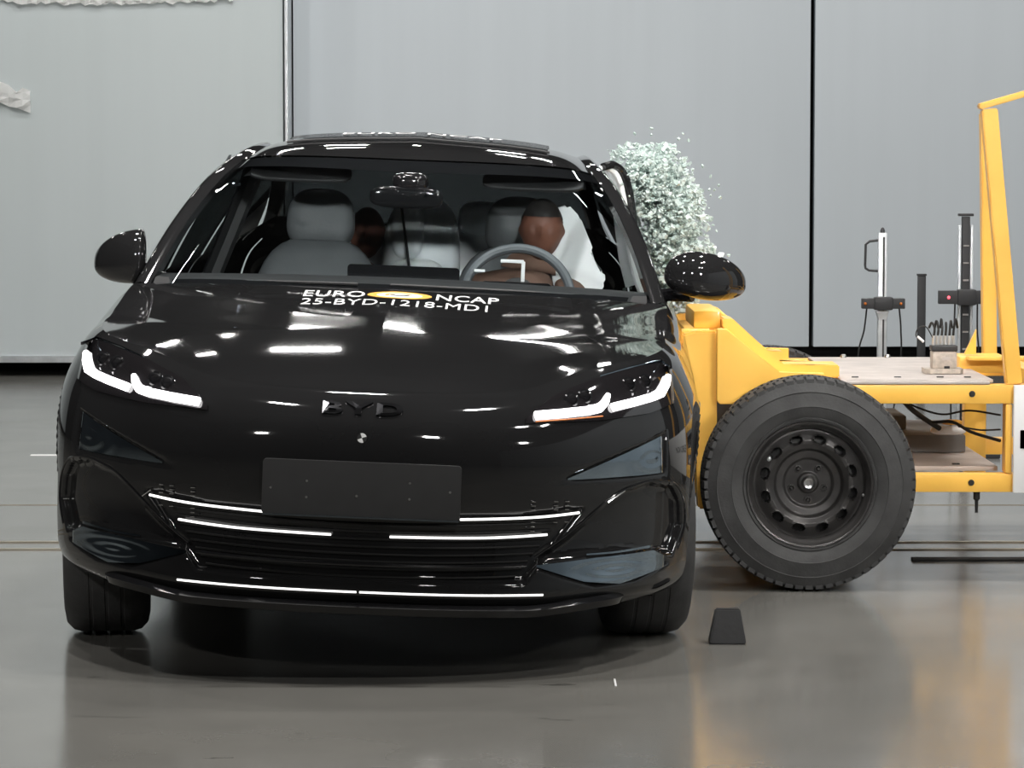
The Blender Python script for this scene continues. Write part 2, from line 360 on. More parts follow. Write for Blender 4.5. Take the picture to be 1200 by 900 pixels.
def prof(s, v):
    """v in 0..10 ; cubic Hermite along s, Catmull-Rom along v"""
    i = 0
    while i < len(KEY) - 2 and s > KS[i + 1]: i += 1
    h = KS[i + 1] - KS[i]; f = (s - KS[i]) / h
    K = (2*f**3 - 3*f*f + 1) * KA[i] + (f**3 - 2*f*f + f) * h * KT[i] + (-2*f**3 + 3*f*f) * KA[i + 1] + (f**3 - f*f) * h * KT[i + 1]
    k = min(int(v), 9); t = v - k
    a, b, c, d = (K[max(0, min(10, k + q))] for q in (-1, 0, 1, 2))
    return .5 * ((2 * b) + (c - a) * t + (2 * a - 5 * b + 4 * c - d) * t * t + (3 * b - a - 3 * c + d) * t ** 3)
def hull(s, v):
    x, y = outline(s); n = onorm(s) if s > 0 else Vector((0, 1)); o, z = prof(s, v)
    if s < .02: n = Vector((0, 1))
    return np.array((max(x + n.x * o, 0) if s > 1e-6 else 0, y + n.y * o, z))
def Tt(s): return hull(s, 10)
SCOWL = s_of_y(1.72)

# front bumper --------------------------------------------------------
def inpoly(poly, x, z):
    c = False; n = len(poly)
    for i in range(n):
        x1, z1 = poly[i]; x2, z2 = poly[(i + 1) % n]
        if (z1 > z) != (z2 > z) and x < (x2 - x1) * (z - z1) / (z2 - z1) + x1: c = not c
    return c
def pdist(poly, x, z):
    d = 9
    for i in range(len(poly)):
        x1, z1 = poly[i]; x2, z2 = poly[(i + 1) % len(poly)]
        dx, dz = x2 - x1, z2 - z1; t = max(0, min(1, ((x - x1) * dx + (z - z1) * dz) / (dx * dx + dz * dz)))
        d = min(d, math.hypot(x - x1 - t * dx, z - z1 - t * dz))
    return d if inpoly(poly, x, z) else -d
INT = [(.455,.335),(.545,.398),(.655,.492),(.70,.520),(.775,.537),(.845,.520),(.872,.47),(.878,.40),(.850,.32),(.70,.342),(.60,.340)]
GRI = [(-.02,.270),(.44,.272),(.545,.405),(.60,.478),(.55,.482),(.42,.464),(.26,.458),(-.02,.455)]
UP = [(.50,.548),(.822,.552),(.818,.672),(.70,.628)]
LOW = [(.44,.322),(.62,.335),(.80,.345),(.845,.30),(.74,.262),(.63,.256)]
def sst(a, b, x):
    t = max(0, min(1, (x - a) / (b - a))); return t * t * (3 - 2 * t)
def disp(x, z):
    x = abs(x); d = 0
    d += .035 * sst(0, .016, pdist(INT, x, z))
    d += .020 * sst(0, .012, pdist(GRI, x, z))
    d += .014 * sst(0, .012, pdist(UP, x, z))
    d += .014 * sst(0, .012, pdist(LOW, x, z))
    d -= .004 * math.exp(-((z - .765) / .008) ** 2) * (1 if x < .4 else 0)
    return d
def plainbump(dv=1):
    G = []
    NS = 190
    s1 = .79
    smin = 1e-6
    # samples even in arc length
    ss = np.linspace(0, 1, 900); pts = np.array([outline(q * s1) for q in ss])
    L = np.concatenate([[0], np.cumsum(np.hypot(*np.diff(pts, axis=0).T))]); svals = np.interp(np.linspace(0, L[-1], NS), L, ss) * s1
    vv = np.linspace(0, 10, 124)
    return [[hull(s, v) for s in svals] for v in vv]
PB = plainbump()
bmh = bmesh.new(); addgrid(bmh, PB); mirror(bmh)
bmesh.ops.recalc_face_normals(bmh, faces=bmh.faces)
SMOOTH = BVHTree.FromBMesh(bmh); bmh.free()
def surf(x, z):
    h = SMOOTH.ray_cast(Vector((x, -2, z)), Vector((0, 1, 0)))
    if h[0] is None: return None
    n = h[1]; n = n if n.y < 0 else -n
    return h[0].y, n
G = []
for row in PB:
    r = []
    for p in row:
        d = disp(p[0], p[2]) if p[1] < .6 else 0
        r.append((p[0] - d * .35 * (1 if p[0] > .6 else 0) if d > 0 else p[0], p[1] + d, p[2]))
    G.append(r)
bm = bmesh.new(); addgrid(bm, G); mirror(bm)
bumper = cfin('front_bumper', bm, M['paint'], angle=60)

def sidepart(name, s0, s1, v0, v1, ns, m=M['paint'], sides=(1, -1), arches=(), lab=None, cut=None):
    for sd in sides:
        bm = bmesh.new()
        Gd = [[hull(s, v) * np.array((sd, 1, 1)) for s in np.linspace(s0, s1, ns)] for v in np.linspace(v0, v1, 44)]
        addgrid(bm, Gd)
        for (cy, cz, R) in arches:
            dele = [f for f in bm.faces if all((v.co.y - cy) ** 2 + (v.co.z - cz) ** 2 < R * R for v in f.verts)]
            bmesh.ops.delete(bm, geom=dele, context='FACES')
            for v in bm.verts:
                dy, dz = v.co.y - cy, v.co.z - cz; q = math.hypot(dy, dz)
                if q < R: v.co.y = cy + dy / q * R; v.co.z = cz + dz / q * R
        cfin(name, bm, m, angle=50)
FA, RA = (.93, .345, .372), (3.72, .345, .372)
g = .0012
sidepart('front_fender', .79 + g, s_of_y(1.46), 1, 10, 60, arches=[FA])
sidepart('front_door', s_of_y(1.466), s_of_y(2.62), 1, 10, 40)
sidepart('rear_door', s_of_y(2.626), s_of_y(3.56), 1, 10, 36, arches=[RA])
sidepart('rear_fender', s_of_y(3.566), 2.35, 1, 10, 60, arches=[RA])
bm = bmesh.new(); addgrid(bm, [[hull(s, v) for s in np.linspace(3, 2.36, 50)] for v in np.linspace(0, 10, 40)]); mirror(bm)
cfin('rear_bumper', bm, M['paint'])

# top patches ----------------------------------------------------------
def coons(c0, c1, d0, d1, nu, nv):
    """c0(u) at v=0, c1(u) at v=1, d0(v) at u=0, d1(v) at u=1"""
    G = []
    for j in range(nv):
        v = j / (nv - 1); row = []
        for i in range(nu):
            u = i / (nu - 1)
            p = (1 - v) * c0(u) + v * c1(u) + (1 - u) * d0(v) + u * d1(v) - ((1 - u) * (1 - v) * c0(0) + u * (1 - v) * c0(1) + (1 - u) * v * c1(0) + u * v * c1(1))
            row.append(p)
        G.append(row)
    return G
def curve(pts):
    P = [np.array(p, float) for p in pts]; Q = catmull(P, 120); Q = np.array(Q)
    L = np.concatenate([[0], np.cumsum(np.linalg.norm(np.diff(Q, axis=0), axis=1))]); L /= L[-1]
    return lambda t: np.array([np.interp(t, L, Q[:, k]) for k in range(3)])
SC = s_of_x(.87)
def nose(u): return Tt(u ** .62 * SC if False else s_of_x(max(u * .87, 1e-6)) if u > 0 else 0)
def nose(u):
    return Tt(s_of_x(u * .87)) if u > 1e-6 else Tt(0)
def hside(v):
    return Tt(SC + (SCOWL - SC) * (v ** 1.0))
ccent = curve([Tt(0), (0, .30, .815), (0, .50, .857), (0, .80, .908), (0, 1.12, .954), (0, 1.40, .988)])
te = Tt(SCOWL)
cowl = curve([(0, 1.40, .988), (.40, 1.45, .984), (.66, 1.57, .975), tuple(te)])
HG = coons(nose, cowl, ccent, hside, 60, 70)
for j, row in enumerate(HG):        # raised shoulders of the bonnet
    for i, p in enumerate(row):
        u = i / 59; v = j / 69
        row[i] = p + np.array((0, 0, .0 * math.exp(-((u - .62 - .08 * v) / .16) ** 2) * sst(0, .25, v) * (1 - sst(.8, 1, v))))
bm = bmesh.new(); addgrid(bm, HG); mirror(bm)
bmesh.ops.recalc_face_normals(bm, faces=bm.faces); HOODT = BVHTree.FromBMesh(bm)
hood = cfin('bonnet', bm, M['paint'], angle=60)

rail_pts = [tuple(te), (.775, 2.06, 1.150), (.692, 2.38, 1.305), (.615, 2.75, 1.395), (.585, 3.25, 1.415), (.60, 3.8, 1.345), (.65, 4.2, 1.19), (.72, 4.5, 1.06)]
rail = curve(rail_pts)
def rail_at(y):
    lo, hi = 0, 1
    for _ in range(40):
        m_ = (lo + hi) / 2
        if rail(m_)[1] < y: lo = m_
        else: hi = m_
    return lo
ins = np.array((.045, 0, .004))
# windscreen
tA, tB = .0, rail_at(2.56)
wt = rail(tB) - ins
wtop = curve([(0, 2.24, 1.384), (.33, 2.30, 1.383), (.52, 2.40, 1.374), tuple(wt)])
wb0 = np.array((.80, 1.735, .960))
wbot = curve([(0, 1.43, .990), (.40, 1.48, .984), (.64, 1.585, .974), tuple(wb0)])
wside = lambda v: (rail(tA + (tB - tA) * v) - ins * min(1, v * 6 + .2)) if v > 0 else wb0
wside0 = curve([tuple(wb0)] + [tuple(rail(tA + (tB - tA) * v) - ins) for v in (.2, .4, .6, .8, 1)])
wcent = curve([(0, 1.43, .990), (0, 1.82, 1.185), (0, 2.24, 1.384)])
WG = coons(wbot, wtop, wcent, wside0, 40, 36)
bm = bmesh.new(); addgrid(bm, WG); mirror(bm); cfin('windscreen', bm, M['glass'], angle=60)
# black frit border at the top edge and lower edge
def frit(v0, v1, off):
    Gf = []
    for t in np.linspace(v0, v1, 5):
        j = t * 35; k = min(int(j), 34); f = j - k
        Gf.append([WG[k][i] * (1 - f) + WG[k + 1][i] * f + np.array((0, .002, -.003)) for i in range(40)])
    return Gf
bm = bmesh.new(); addgrid(bm, frit(.90, 1.0, 0)); mirror(bm); cfin('windscreen_border', bm, M['frit'])
bm = bmesh.new(); addgrid(bm, frit(0, .035, 0)); mirror(bm); cfin('windscreen_border', bm, M['frit'])
# A pillar / roof rails : strip between rail and windscreen side, sampled to roof
for sd in (1, -1):
    bm = bmesh.new(); rows = []
    for t in np.linspace(0, 1, 70):
        p = rail(t * .97); q = p - ins * 1.04
        mid = (p + q) / 2 + np.array((.006, -.003, .008))
        low = p + np.array((.010, 0, -.035))
        rows.append([low * (sd, 1, 1), p * (sd, 1, 1), mid * (sd, 1, 1), q * (sd, 1, 1), (q + np.array((0, .004, -.03))) * (sd, 1, 1)])
    addgrid(bm, rows); cfin('roof_pillar', bm, M['paint'], angle=60)
# roof
tR = rail_at(3.75)
rtop = curve([(0, 2.245, 1.386), (0, 2.40, 1.432), (0, 2.62, 1.456), (0, 3.05, 1.470), (0, 3.5, 1.440), (0, 3.82, 1.385)])
rfront = curve([(0, 2.245, 1.386), (.33, 2.305, 1.385), (.52, 2.405, 1.376), tuple(wt + np.array((0, .01, .001)))])
rrear = curve([(0, 3.82, 1.385), (.3, 3.80, 1.378), tuple(rail(tR) - ins)])
rs = lambda v: rail(tB + .001 + (tR - tB - .001) * v) - ins + np.array((0, 0, .002))
RG = coons(rfront, rrear, rtop, rs, 40, 60)
bm = bmesh.new(); addgrid(bm, RG); mirror(bm)
bmesh.ops.recalc_face_normals(bm, faces=bm.faces); ROOFT = BVHTree.FromBMesh(bm)
roof = cfin('roof', bm, M['paint'], angle=60)
def drop(T, x, y):
    h = T.ray_cast(Vector((x, y, 3)), Vector((0, 0, -1)))
    return h[0].z if h[0] is not None else 1.4
# panoramic roof panel, lifted at its front edge
bm = bmesh.new(); rows = []
for j, y in enumerate(np.linspace(2.56, 3.6, 26)):
    row = []
    for u in np.linspace(-1, 1, 41):
        x = u * .445; yy = y + .03 * u * u; row.append((x, yy, drop(ROOFT, x, yy) + .014 - (.006 * j / 25)))
    rows.append(row)
addgrid(bm, rows); bmesh.ops.solidify(bm, geom=bm.faces[:], thickness=.012)
cfin('sunroof', bm, M['gloss'], angle=40)
bm = bmesh.new(); addtube(bm, [(u * .45, 2.553 + .03 * u * u, drop(ROOFT, u * .45, 2.553 + .03 * u * u) + .006) for u in np.linspace(-1, 1, 41)], .0045, 6)
cfin('sunroof_seal', bm, M['plate'])
# rear glass, boot, side glass
rb0 = curve([(0, 4.42, 1.13), (.35, 4.40, 1.12), tuple(rail(rail_at(4.32)) - ins)])
gt, gb = tR, rail_at(4.32)
bm = bmesh.new(); addgrid(bm, coons(rrear, rb0, curve([(0, 3.82, 1.385), (0, 4.12, 1.27), (0, 4.42, 1.13)]), lambda v: rail(gt + (gb - gt) * v) - ins, 24, 16)); mirror(bm); cfin('rear_window', bm, M['sideglass'])
st = lambda u: Tt(3 - .58 * u)
bm = bmesh.new(); addgrid(bm, coons(rb0, curve([tuple(Tt(3)), tuple(Tt(2.85)), tuple(Tt(2.7)), tuple(Tt(2.55)), tuple(Tt(2.42))]), curve([(0, 4.42, 1.13), tuple(Tt(3))]), curve([tuple(rail(gb) - ins), tuple(Tt(2.42))]), 20, 10)); mirror(bm); cfin('boot_lid', bm, M['paint'])
for sd in (1, -1):
    for (y0, y1, nm) in ((1.745, 2.60, 'front_side_window'), (2.66, 3.5, 'rear_side_window'), (3.55, 4.1, 'quarter_window')):
        if sd == 1 and nm == 'front_side_window': continue      # shattered in the impact
        rows = []
        for y in np.linspace(y0, y1, 24):
            b_ = Tt(s_of_y(min(y, 4.1))); t_ = rail(rail_at(y)) + np.array((.004, 0, -.02))
            rows.append([(b_ * (1 - f) + t_ * f + np.array((.012 * sin(pi * f), 0, 0))) * (sd, 1, 1) for f in np.linspace(0, 1, 8)])
        bm = bmesh.new(); addgrid(bm, rows); cfin(nm, bm, M['sideglass'])
    rows = []
    for y in np.linspace(4.08, 4.48, 16):
        b_ = Tt(s_of_y(4.13)) if y > 4.1 else Tt(s_of_y(y)); b_ = b_ + np.array((-.0, max(0, y - 4.1), 0)); t_ = rail(rail_at(y)) + np.array((.006, 0, .01))
        rows.append([(b_ * (1 - f) + t_ * f + np.array((.012 * sin(pi * f), 0, 0))) * (sd, 1, 1) for f in np.linspace(0, 1, 8)])
    bm = bmesh.new(); addgrid(bm, rows); cfin('rear_pillar', bm, M['dash'])
    rows = []
    for t in np.linspace(0, 1, 14):
        pi_ = (rail(gb) - ins) * (1 - t) + Tt(2.42) * t; po_ = Tt(1.97 + .45 * t)
        rows.append([(pi_ * (1 - f) + po_ * f) * (sd, 1, 1) for f in np.linspace(0, 1, 5)])
    bm = bmesh.new(); addgrid(bm, rows); cfin('rear_shoulder', bm, M['paint'])
    for yb in (2.63, 3.52):
        b_ = Tt(s_of_y(yb)); t_ = rail(rail_at(yb)); bm = bmesh.new()
        rows = [[((b_ * (1 - f) + t_ * f) + np.array((.014, dy, 0))) * (sd, 1, 1) for f in np.linspace(0, 1, 6)] for dy in (-.05, .05)]
        addgrid(bm, rows); bmesh.ops.solidify(bm, geom=bm.faces[:], thickness=.01); cfin('window_pillar', bm, M['gloss'])
# cowl panel + wipers
bm = bmesh.new(); rows = []
for k, (dy, dz) in enumerate(((-.004, -.012), (.018, -.022), (.05, -.004))):
    rows.append([cowl(u) + np.array((0, dy, dz)) for u in np.linspace(0, .97, 30)])
addgrid(bm, rows); mirror(bm); cfin('cowl_panel', bm, M['satin'])
for (xa, xb) in ((-.70, -.12), (-.02, .66)):
    bm = bmesh.new(); pts = []
    for x in np.linspace(xa, xb, 12):
        u = abs(x) / .80; p = wbot(min(u, 1)); pts.append((x, p[1] + .02 - .02 * (x - xa), p[2] + .010))
    addtube(bm, pts, .005, 6); cfin('wiper', bm, M['satin'])
# underbody and wheel housings
bm = bmesh.new()
addprism(bm, [(-.60, .35), (.60, .35), (.60, 1.35), (.84, 1.40), (.84, 3.25), (.60, 3.3), (.60, 4.6), (-.60, 4.6), (-.60, 3.3), (-.84, 3.25), (-.84, 1.40), (-.60, 1.35)], 'z', .19, .30)
cfin('underbody', bm, M['under'], smooth=False)
bm = bmesh.new(); rows = [[(x, y, z) for x in np.linspace(-.58, .58, 12)] for (y, z) in ((.40, .20), (.38, .30), (.38, .55), (.42, .68), (.60, .76), (1.36, .84))]
addgrid(bm, rows); cfin('engine_bay_liner', bm, M['under'])
for sd in (1, -1):
    for cy in (.93, 3.72):
        bm = bmesh.new(); rows = [[(x * sd, cy + .40 * cos(a), .345 + .40 * sin(a)) for a in np.linspace(-.4, pi + .4, 22)] for x in (.60, .72, .80)]
        addgrid(bm, rows); bmesh.ops.holes_fill(bm, edges=[e for e in bm.edges if all(abs(abs(v.co.x) - .60) < 1e-4 for v in e.verts)], sides=60)
        cfin('wheel_housing', bm, M['under'])

# wheels ----------------------------------------------------------------
def car_wheel(cx, cy, steer):
    R_, W_ = .335, .245
    root = empty('wheel', (cx, cy, R_)); root.parent = car; root.rotation_euler = (0, 0, steer)
    sd = 1 if cx > 0 else -1
    bm = bmesh.new()
    pr = [(.235, -.10), (.245, -.118), (.275, -.124), (.305, -.118), (.326, -.098), (.333, -.072)]
    for gx in (-.045, 0, .045): pr += [(.335, gx - .012), (.335, gx - .006), (.3325, gx - .004), (.3325, gx + .004), (.335, gx + .006), (.335, gx + .012)]
    pr += [(.333, .072), (.326, .098), (.305, .118), (.275, .124), (.245, .118), (.235, .10)]
    addlathe(bm, pr, 72, 'x'); finish('tyre', bm, M['tyre'], root)
    bm = bmesh.new(); addlathe(bm, [(.232, -.10 * sd), (.225, .05 * sd), (.235, .095 * sd), (.238, .108 * sd), (.228, .11 * sd), (.22, .09 * sd)], 48, 'x')
    for k in range(10):
        a = 2 * pi * k / 10
        addtube(bm, [(.085 * sd, .04 * cos(a), .04 * sin(a)), (.095 * sd, .13 * cos(a), .13 * sin(a)), (.098 * sd, .225 * cos(a + .05), .225 * sin(a + .05))], [.016, .012, .014], 6)
    addlathe(bm, [(0, .092 * sd), (.05, .092 * sd), (.06, .075 * sd), (.06, .03 * sd), (0, .03 * sd)], 24, 'x')
    finish('rim', bm, M['plate'], root)
    bm = bmesh.new(); addlathe(bm, [(0, .02 * sd), (.15, .02 * sd), (.15, .0), (0, 0)], 32, 'x'); finish('brake_disc', bm, M['steel'], root)
for (x, y, a) in ((-.80, .93, radians(7)), (.772, .93, radians(5)), (-.80, 3.72, 0), (.80, 3.72, 0)): car_wheel(x, y, a)

# overlays on the fascia -------------------------------------------------
def onf(x, z, off):
    h = surf(x, z)
    if h is None: h = (.45, Vector((0, -1, 0)))
    y, n = h; return (x + n.x * off, y + n.y * off, z + n.z * off)
def overlay(name, top, bot, off, th, m, parent, nx=30, nz=10, fn=None, sides=(1, -1), **k):
    """top / bot chains [(x,z)] both from small x to large x"""
    for sd in sides:
        bm = bmesh.new(); tx, tz = zip(*top); bx, bz = zip(*bot)
        rows = []
        for i in range(nx):
            f = i / (nx - 1); xt = tx[0] + (tx[-1] - tx[0]) * f; xb = bx[0] + (bx[-1] - bx[0]) * f
            zt = np.interp(xt, tx, tz); zb = np.interp(xb, bx, bz); col = []
            for j in range(nz):
                g_ = j / (nz - 1); x = xb + (xt - xb) * g_; z = zb + (zt - zb) * g_
                p = np.array(onf(x, z, off))
                if fn: p = fn(p, x, z)
                col.append((p[0] * sd, p[1], p[2]))
            rows.append(col)
        addgrid(bm, rows)
        if th:
            be = [e for e in bm.edges if e.is_boundary]
            ex = bmesh.ops.extrude_edge_only(bm, edges=be)
            for v in ex['geom']:
                if isinstance(v, bmesh.types.BMVert): v.co.y += th
        o = cfin(name, bm, m, parent, angle=40, **k)
    return o
def strip(name, pts, wz, off, m, parent, sides=(1, -1), n=24, dy=.01, **k):
    """tube following the fascia through (x,z) points"""
    P = catmull(pts, n)
    for sd in sides:
        bm = bmesh.new(); rows = []
        path = [np.array(onf(abs(p[0]), p[1], off)) * ((sd if p[0] >= 0 else -sd), 1, 1) for p in P]
        addtube(bm, path, wz / 2, 8); o = cfin(name, bm, m, parent, **k)
    return o
# headlights
hl_top = [(.425, .712), (.50, .772), (.60, .812), (.72, .842), (.822, .850)]
hl_bot = [(.425, .700), (.62, .708), (.76, .722), (.830, .742)]
for sd, side in ((1, 'r'), (-1, 'l')):
    root = overlay('headlight', hl_top, hl_bot, .006, .02, M['lens'], car, nx=40, nz=12, sides=(sd,))
    def bar(pts, w):
        bm = bmesh.new(); Pl = []
        for (x, z) in pts: Pl.append(np.array(onf(x, z, .012)) * (sd, 1, 1))
        addtube(bm, Pl, w, 8); return cfin('daytime_light', bm, M['drl'], root)
    dz = .0
    bar([(.448, .716), (.52, .723), (.59, .731), (.618, .738), (.632, .752), (.640, .771)], [.012, .012, .012, .013, .011, .007])
    bar([(.653, .739), (.715, .752), (.762, .762), (.786, .771), (.799, .790), (.806, .810)], [.012, .012, .012, .0135, .012, .009])
    # projector modules seen behind the lens
    for (x, z) in ((.70, .800), (.745, .806), (.545, .762), (.58, .770)):
        bm = bmesh.new(); p = onf(x, z, .004)
        addlathe(bm, [(.021, 0), (.021, -.012), (.016, -.014), (.012, -.008), (0, -.006)], 20, 'y', (p[0] * sd, p[1], p[2])); cfin('projector_lens', bm, M['gloss'], root)
        bm = bmesh.new(); addbox(bm, (p[0] * sd, p[1] - .012, p[2] - .022), (.045, .006, .003)); cfin('chrome_fin', bm, M['chrome'], root)
    bm = bmesh.new(); addtube(bm, [np.array(onf(x, z, .008)) * (sd, 1, 1) for x, z in ((.62, .818), (.70, .838), (.79, .850), (.815, .849))], [.002, .003, .004, .003], 6)
    cfin('upper_light_edge', bm, M['smoke'], root)
    if sd == 1:
        bm = bmesh.new(); addtube(bm, [onf(x, z, .007) for x, z in ((.45, .703), (.55, .711), (.63, .718))], .0022, 6); cfin('amber_under_glow', bm, M['amber'], root, label='thin amber edge painted as the glow under the running light')  # amber strip stands in for orange glow under the running light
# bright facets imitating a reflection, its rings shaped as relief
def ring_reflection_relief(cx, cz, ax, az):
    def fn(p, x, z):
        r = math.hypot((x - cx) / ax, (z - cz) / az); k = math.exp(-(r / 1.0) ** 2)
        return p + np.array((0, -.0010 * cos(r * 11) * k, 0))
    return fn
overlay('reflection_facet', [(.545, .556), (.68, .612), (.800, .660)], [(.545, .552), (.68, .556), (.806, .558)], .001, .004, M['smoke'], bumper, nx=60, nz=24, fn=ring_reflection_relief(.775, .60, .07, .05))
overlay('reflection_facet', [(.47, .322), (.63, .338), (.79, .345), (.822, .325)], [(.47, .318), (.60, .275), (.70, .263), (.822, .293)], .001, .004, M['smoke'], bumper, nx=80, nz=30, fn=ring_reflection_relief(.685, .303, .12, .028))
overlay('intake_blade', [(.60, .350), (.68, .353), (.78, .362)], [(.60, .346), (.68, .348), (.78, .355)], .008, .006, M['smoke'], bumper, nx=20, nz=3)
# intake rim line
strip('intake_trim', [(.465, .345), (.54, .397), (.655, .492), (.70, .520), (.775, .539), (.842, .524), (.874, .47), (.880, .40), (.862, .335)], .006, .001, M['gloss'], bumper, n=50)
# grille mesh : rows of small fins
for sd in (1, -1):
    bm = bmesh.new()
    for zc in np.linspace(.285, .44, 9):
        xe = np.interp(zc, [.272, .405, .478], [.44, .545, .60]) - .03
        P = [np.array(onf(x, zc + .012 * (x / .5) ** 2, -.014)) * (sd, 1, 1) for x in np.linspace(.0, xe, 14)]
        addtube(bm, P, .0035, 5)
    cfin('grille_bars', bm, M['under'], bumper)
    for xg in (.515, .545, .455):
        for zc in (.415, .427, .439, .473, .484, .495):
            if xg > .5 and zc < .43: continue
            bm = bmesh.new(); p = onf(xg, zc, .004); addbox(bm, (p[0] * sd, p[1], p[2]), (.012, .008, .003), bev=.001); cfin('grille_stud', bm, M['chrome'], bumper)
# chrome strips, made to glow in place of the light they catch
strip('grille_glint_bar', [(.0, .315), (.25, .316), (.44, .322)], .011, .004, M['gloss'], bumper)  # bar added to catch lamp glints low in the grille
strip('glowing_chrome_strip', [(.262, .444), (.42, .450), (.50, .455), (.578, .463)], .0065, .004, M['glowtrim'], bumper, label='thin bright white strip')
strip('glowing_chrome_strip', [(.078, .391), (.30, .394), (.40, .398), (.495, .404)], .0065, .002, M['glowtrim'], bumper, label='thin bright white strip')
strip('chrome_lip', [(.004, .243), (.25, .243), (.49, .244)], .0055, .003, M['glowtrim'], bumper, label='thin bright strip along the bumper lip')
strip('chrome_tick', [(.575, .478), (.60, .458)], .005, .003, M['chrome'], bumper, sides=(-1,))
strip('chrome_tick', [(.655, .488), (.70, .518)], .005, .003, M['chrome'], bumper, sides=(1,))
# bumper lip blade
bm = bmesh.new(); rows = []
for (o, z) in ((.0, .215), (-.022, .205), (-.012, .185), (.05, .175)):
    row = []
    for u in np.linspace(0, 1, 60):
        s = s_of_x(.86 * u) if u > 0 else 0
        x, y = outline(s); n = onorm(max(s, 1e-3)) if u > .02 else Vector((0, 1)); zz = z + .022 * sst(.5, .8, u); o = o + .03 * sst(.72, 1, u)
        row.append((x + n.x * o if u > 0 else 0, y + n.y * o, zz))
    rows.append(row)
addgrid(bm, rows); mirror(bm); cfin('lower_lip', bm, M['gloss'], bumper)
# bonnet shut line over bumper, number plate, emblem, letters
def rbox(w_, h_, r_, n=5):
    P = []
    for cx, cz, a0 in ((w_ / 2 - r_, h_ / 2 - r_, 0), (-w_ / 2 + r_, h_ / 2 - r_, 90), (-w_ / 2 + r_, -h_ / 2 + r_, 180), (w_ / 2 - r_, -h_ / 2 + r_, 270)):
        for k in range(n + 1):
            a = radians(a0 + 90 * k / n); P.append((cx + r_ * cos(a), cz + r_ * sin(a)))
    return P
bm = bmesh.new(); addprism(bm, [(x, z + .517) for x, z in rbox(.526, .146, .01)], 'y', -.012, .004)
plate = cfin('number_plate_holder', bm, M['plate'], smooth=False)
bm = bmesh.new(); addprism(bm, [(x, z + .443) for x, z in rbox(.522, .004, .0015)], 'y', -.0155, -.0125); cfin('plate_edge', bm, M['smoke'], plate)
for x, z in ((-.24, .514), (-.145, .535), (-.145, .492), (-.012, .50), (.128, .54), (.128, .497), (.235, .52)):
    bm = bmesh.new(); addlathe(bm, [(0, -.0145), (.003, -.0145), (.0035, -.0125)], 10, 'y', (x, 0, z)); cfin('rivet', bm, M['steel'], plate)
def textmesh(s, size, extrude=0.0, bold=0.0, spacing=1.0):
    cu = bpy.data.curves.new('txt', 'FONT'); cu.body = s; cu.size = size; cu.extrude = extrude; cu.offset = bold; cu.align_x = 'CENTER'; cu.align_y = 'CENTER'
    cu.space_character = spacing; cu.resolution_u = 4
    ob = bpy.data.objects.new('txt', cu); C.objects.link(ob); bpy.context.view_layer.update()
    me = bpy.data.meshes.new_from_object(ob.evaluated_get(bpy.context.evaluated_depsgraph_get()))
    bpy.data.objects.remove(ob); bm = bmesh.new(); bm.from_mesh(me); bpy.data.meshes.remove(me)
    return bm
# nose lettering, dark chrome
bm = textmesh('BYD', .048, .002, .0015, 1.25)
xs = [v.co.x for v in bm.verts]; sx = .214 / (max(xs) - min(xs)); ys = [v.co.y for v in bm.verts]; sy = .030 / (max(ys) - min(ys)); cx_ = (max(xs) + min(xs)) / 2
for v in bm.verts:
    x = (v.co.x - cx_) * sx - .008; z = .722 + v.co.y * sy; p = onf(x, z, .002 + (v.co.z + .002)); v.co = p
M['badge'] = mat('dark_chrome_badge', (.07, .07, .075), .15, metal=1, noise=.05)
cfin('badge_letters', bm, M['badge'], bumper, smooth=False)
bm = bmesh.new(); p = onf(0, .77, .006); addbox(bm, (.045, p[1] - .004, .772), (.03, .01, .010), bev=.003); cfin('parking_camera', bm, M['steel'], bumper)
# quartered target sticker
for k in range(4):
    bm = bmesh.new(); a0 = radians(20 + 90 * k); p = onf(-.005, .652, .003)
    c_ = bm.verts.new((-.005, p[1], .652)); arc = [bm.verts.new((-.005 + .013 * cos(a0 + radians(90 * j / 5)), p[1], .652 + .013 * sin(a0 + radians(90 * j / 5)))) for j in range(6)]
    for j in range(5): bm.faces.new([c_, arc[j], arc[j + 1]])
    cfin('target_sticker', bm, M['decal'] if k % 2 == 0 else M['ink'], bumper, smooth=False)
# writing on the bonnet
def deck_text(s, xc, width, y0, dep, T, m, name, parent, bold=.0):
    bm = textmesh(s, 1, 0, bold, 1.05); bmesh.ops.triangulate(bm, faces=bm.faces[:])
    xs = [v.co.x for v in bm.verts]; ys = [v.co.y for v in bm.verts]
    sx = width / (max(xs) - min(xs)); sy = dep / (max(ys) - min(ys)); cx_ = (max(xs) + min(xs)) / 2; cy_ = min(ys)
    for v in bm.verts:
        x = xc + (v.co.x - cx_) * sx; y = y0 + (v.co.y - cy_) * sy; v.co = (x, y, drop(T, x, y) + .0015)
    return cfin(name, bm, m, parent, smooth=False)
deck_text('EURO', -.180, .185, 1.245, .105, HOODT, M['decal'], 'bonnet_lettering', hood, .01)
deck_text('NCAP', .225, .190, 1.245, .105, HOODT, M['decal'], 'bonnet_lettering', hood, .01)
deck_text('25-BYD-1218-MD1', .010, .56, 1.115, .095, HOODT, M['decal'], 'bonnet_lettering', hood, .0)
def swirl(r0x, r0y, r1x, r1y, m, h, a0=0, a1=360):
    bm = bmesh.new(); n = 48; rows = [[], []]
    for k in range(n + 1):
        a = radians(a0 + (a1 - a0) * k / n)
        for i, (rx, ry) in enumerate(((r0x, r0y), (r1x, r1y))):
            x = .018 + rx * cos(a); y = 1.297 + ry * sin(a); rows[i].append((x, y, drop(HOODT, x, y) + h))
    addgrid(bm, rows); cfin('bonnet_emblem', bm, m, hood, smooth=False)
swirl(.098, .062, .070, .044, M['orange'], .0015); swirl(.070, .044, .0, .0, M['decal'], .0012)
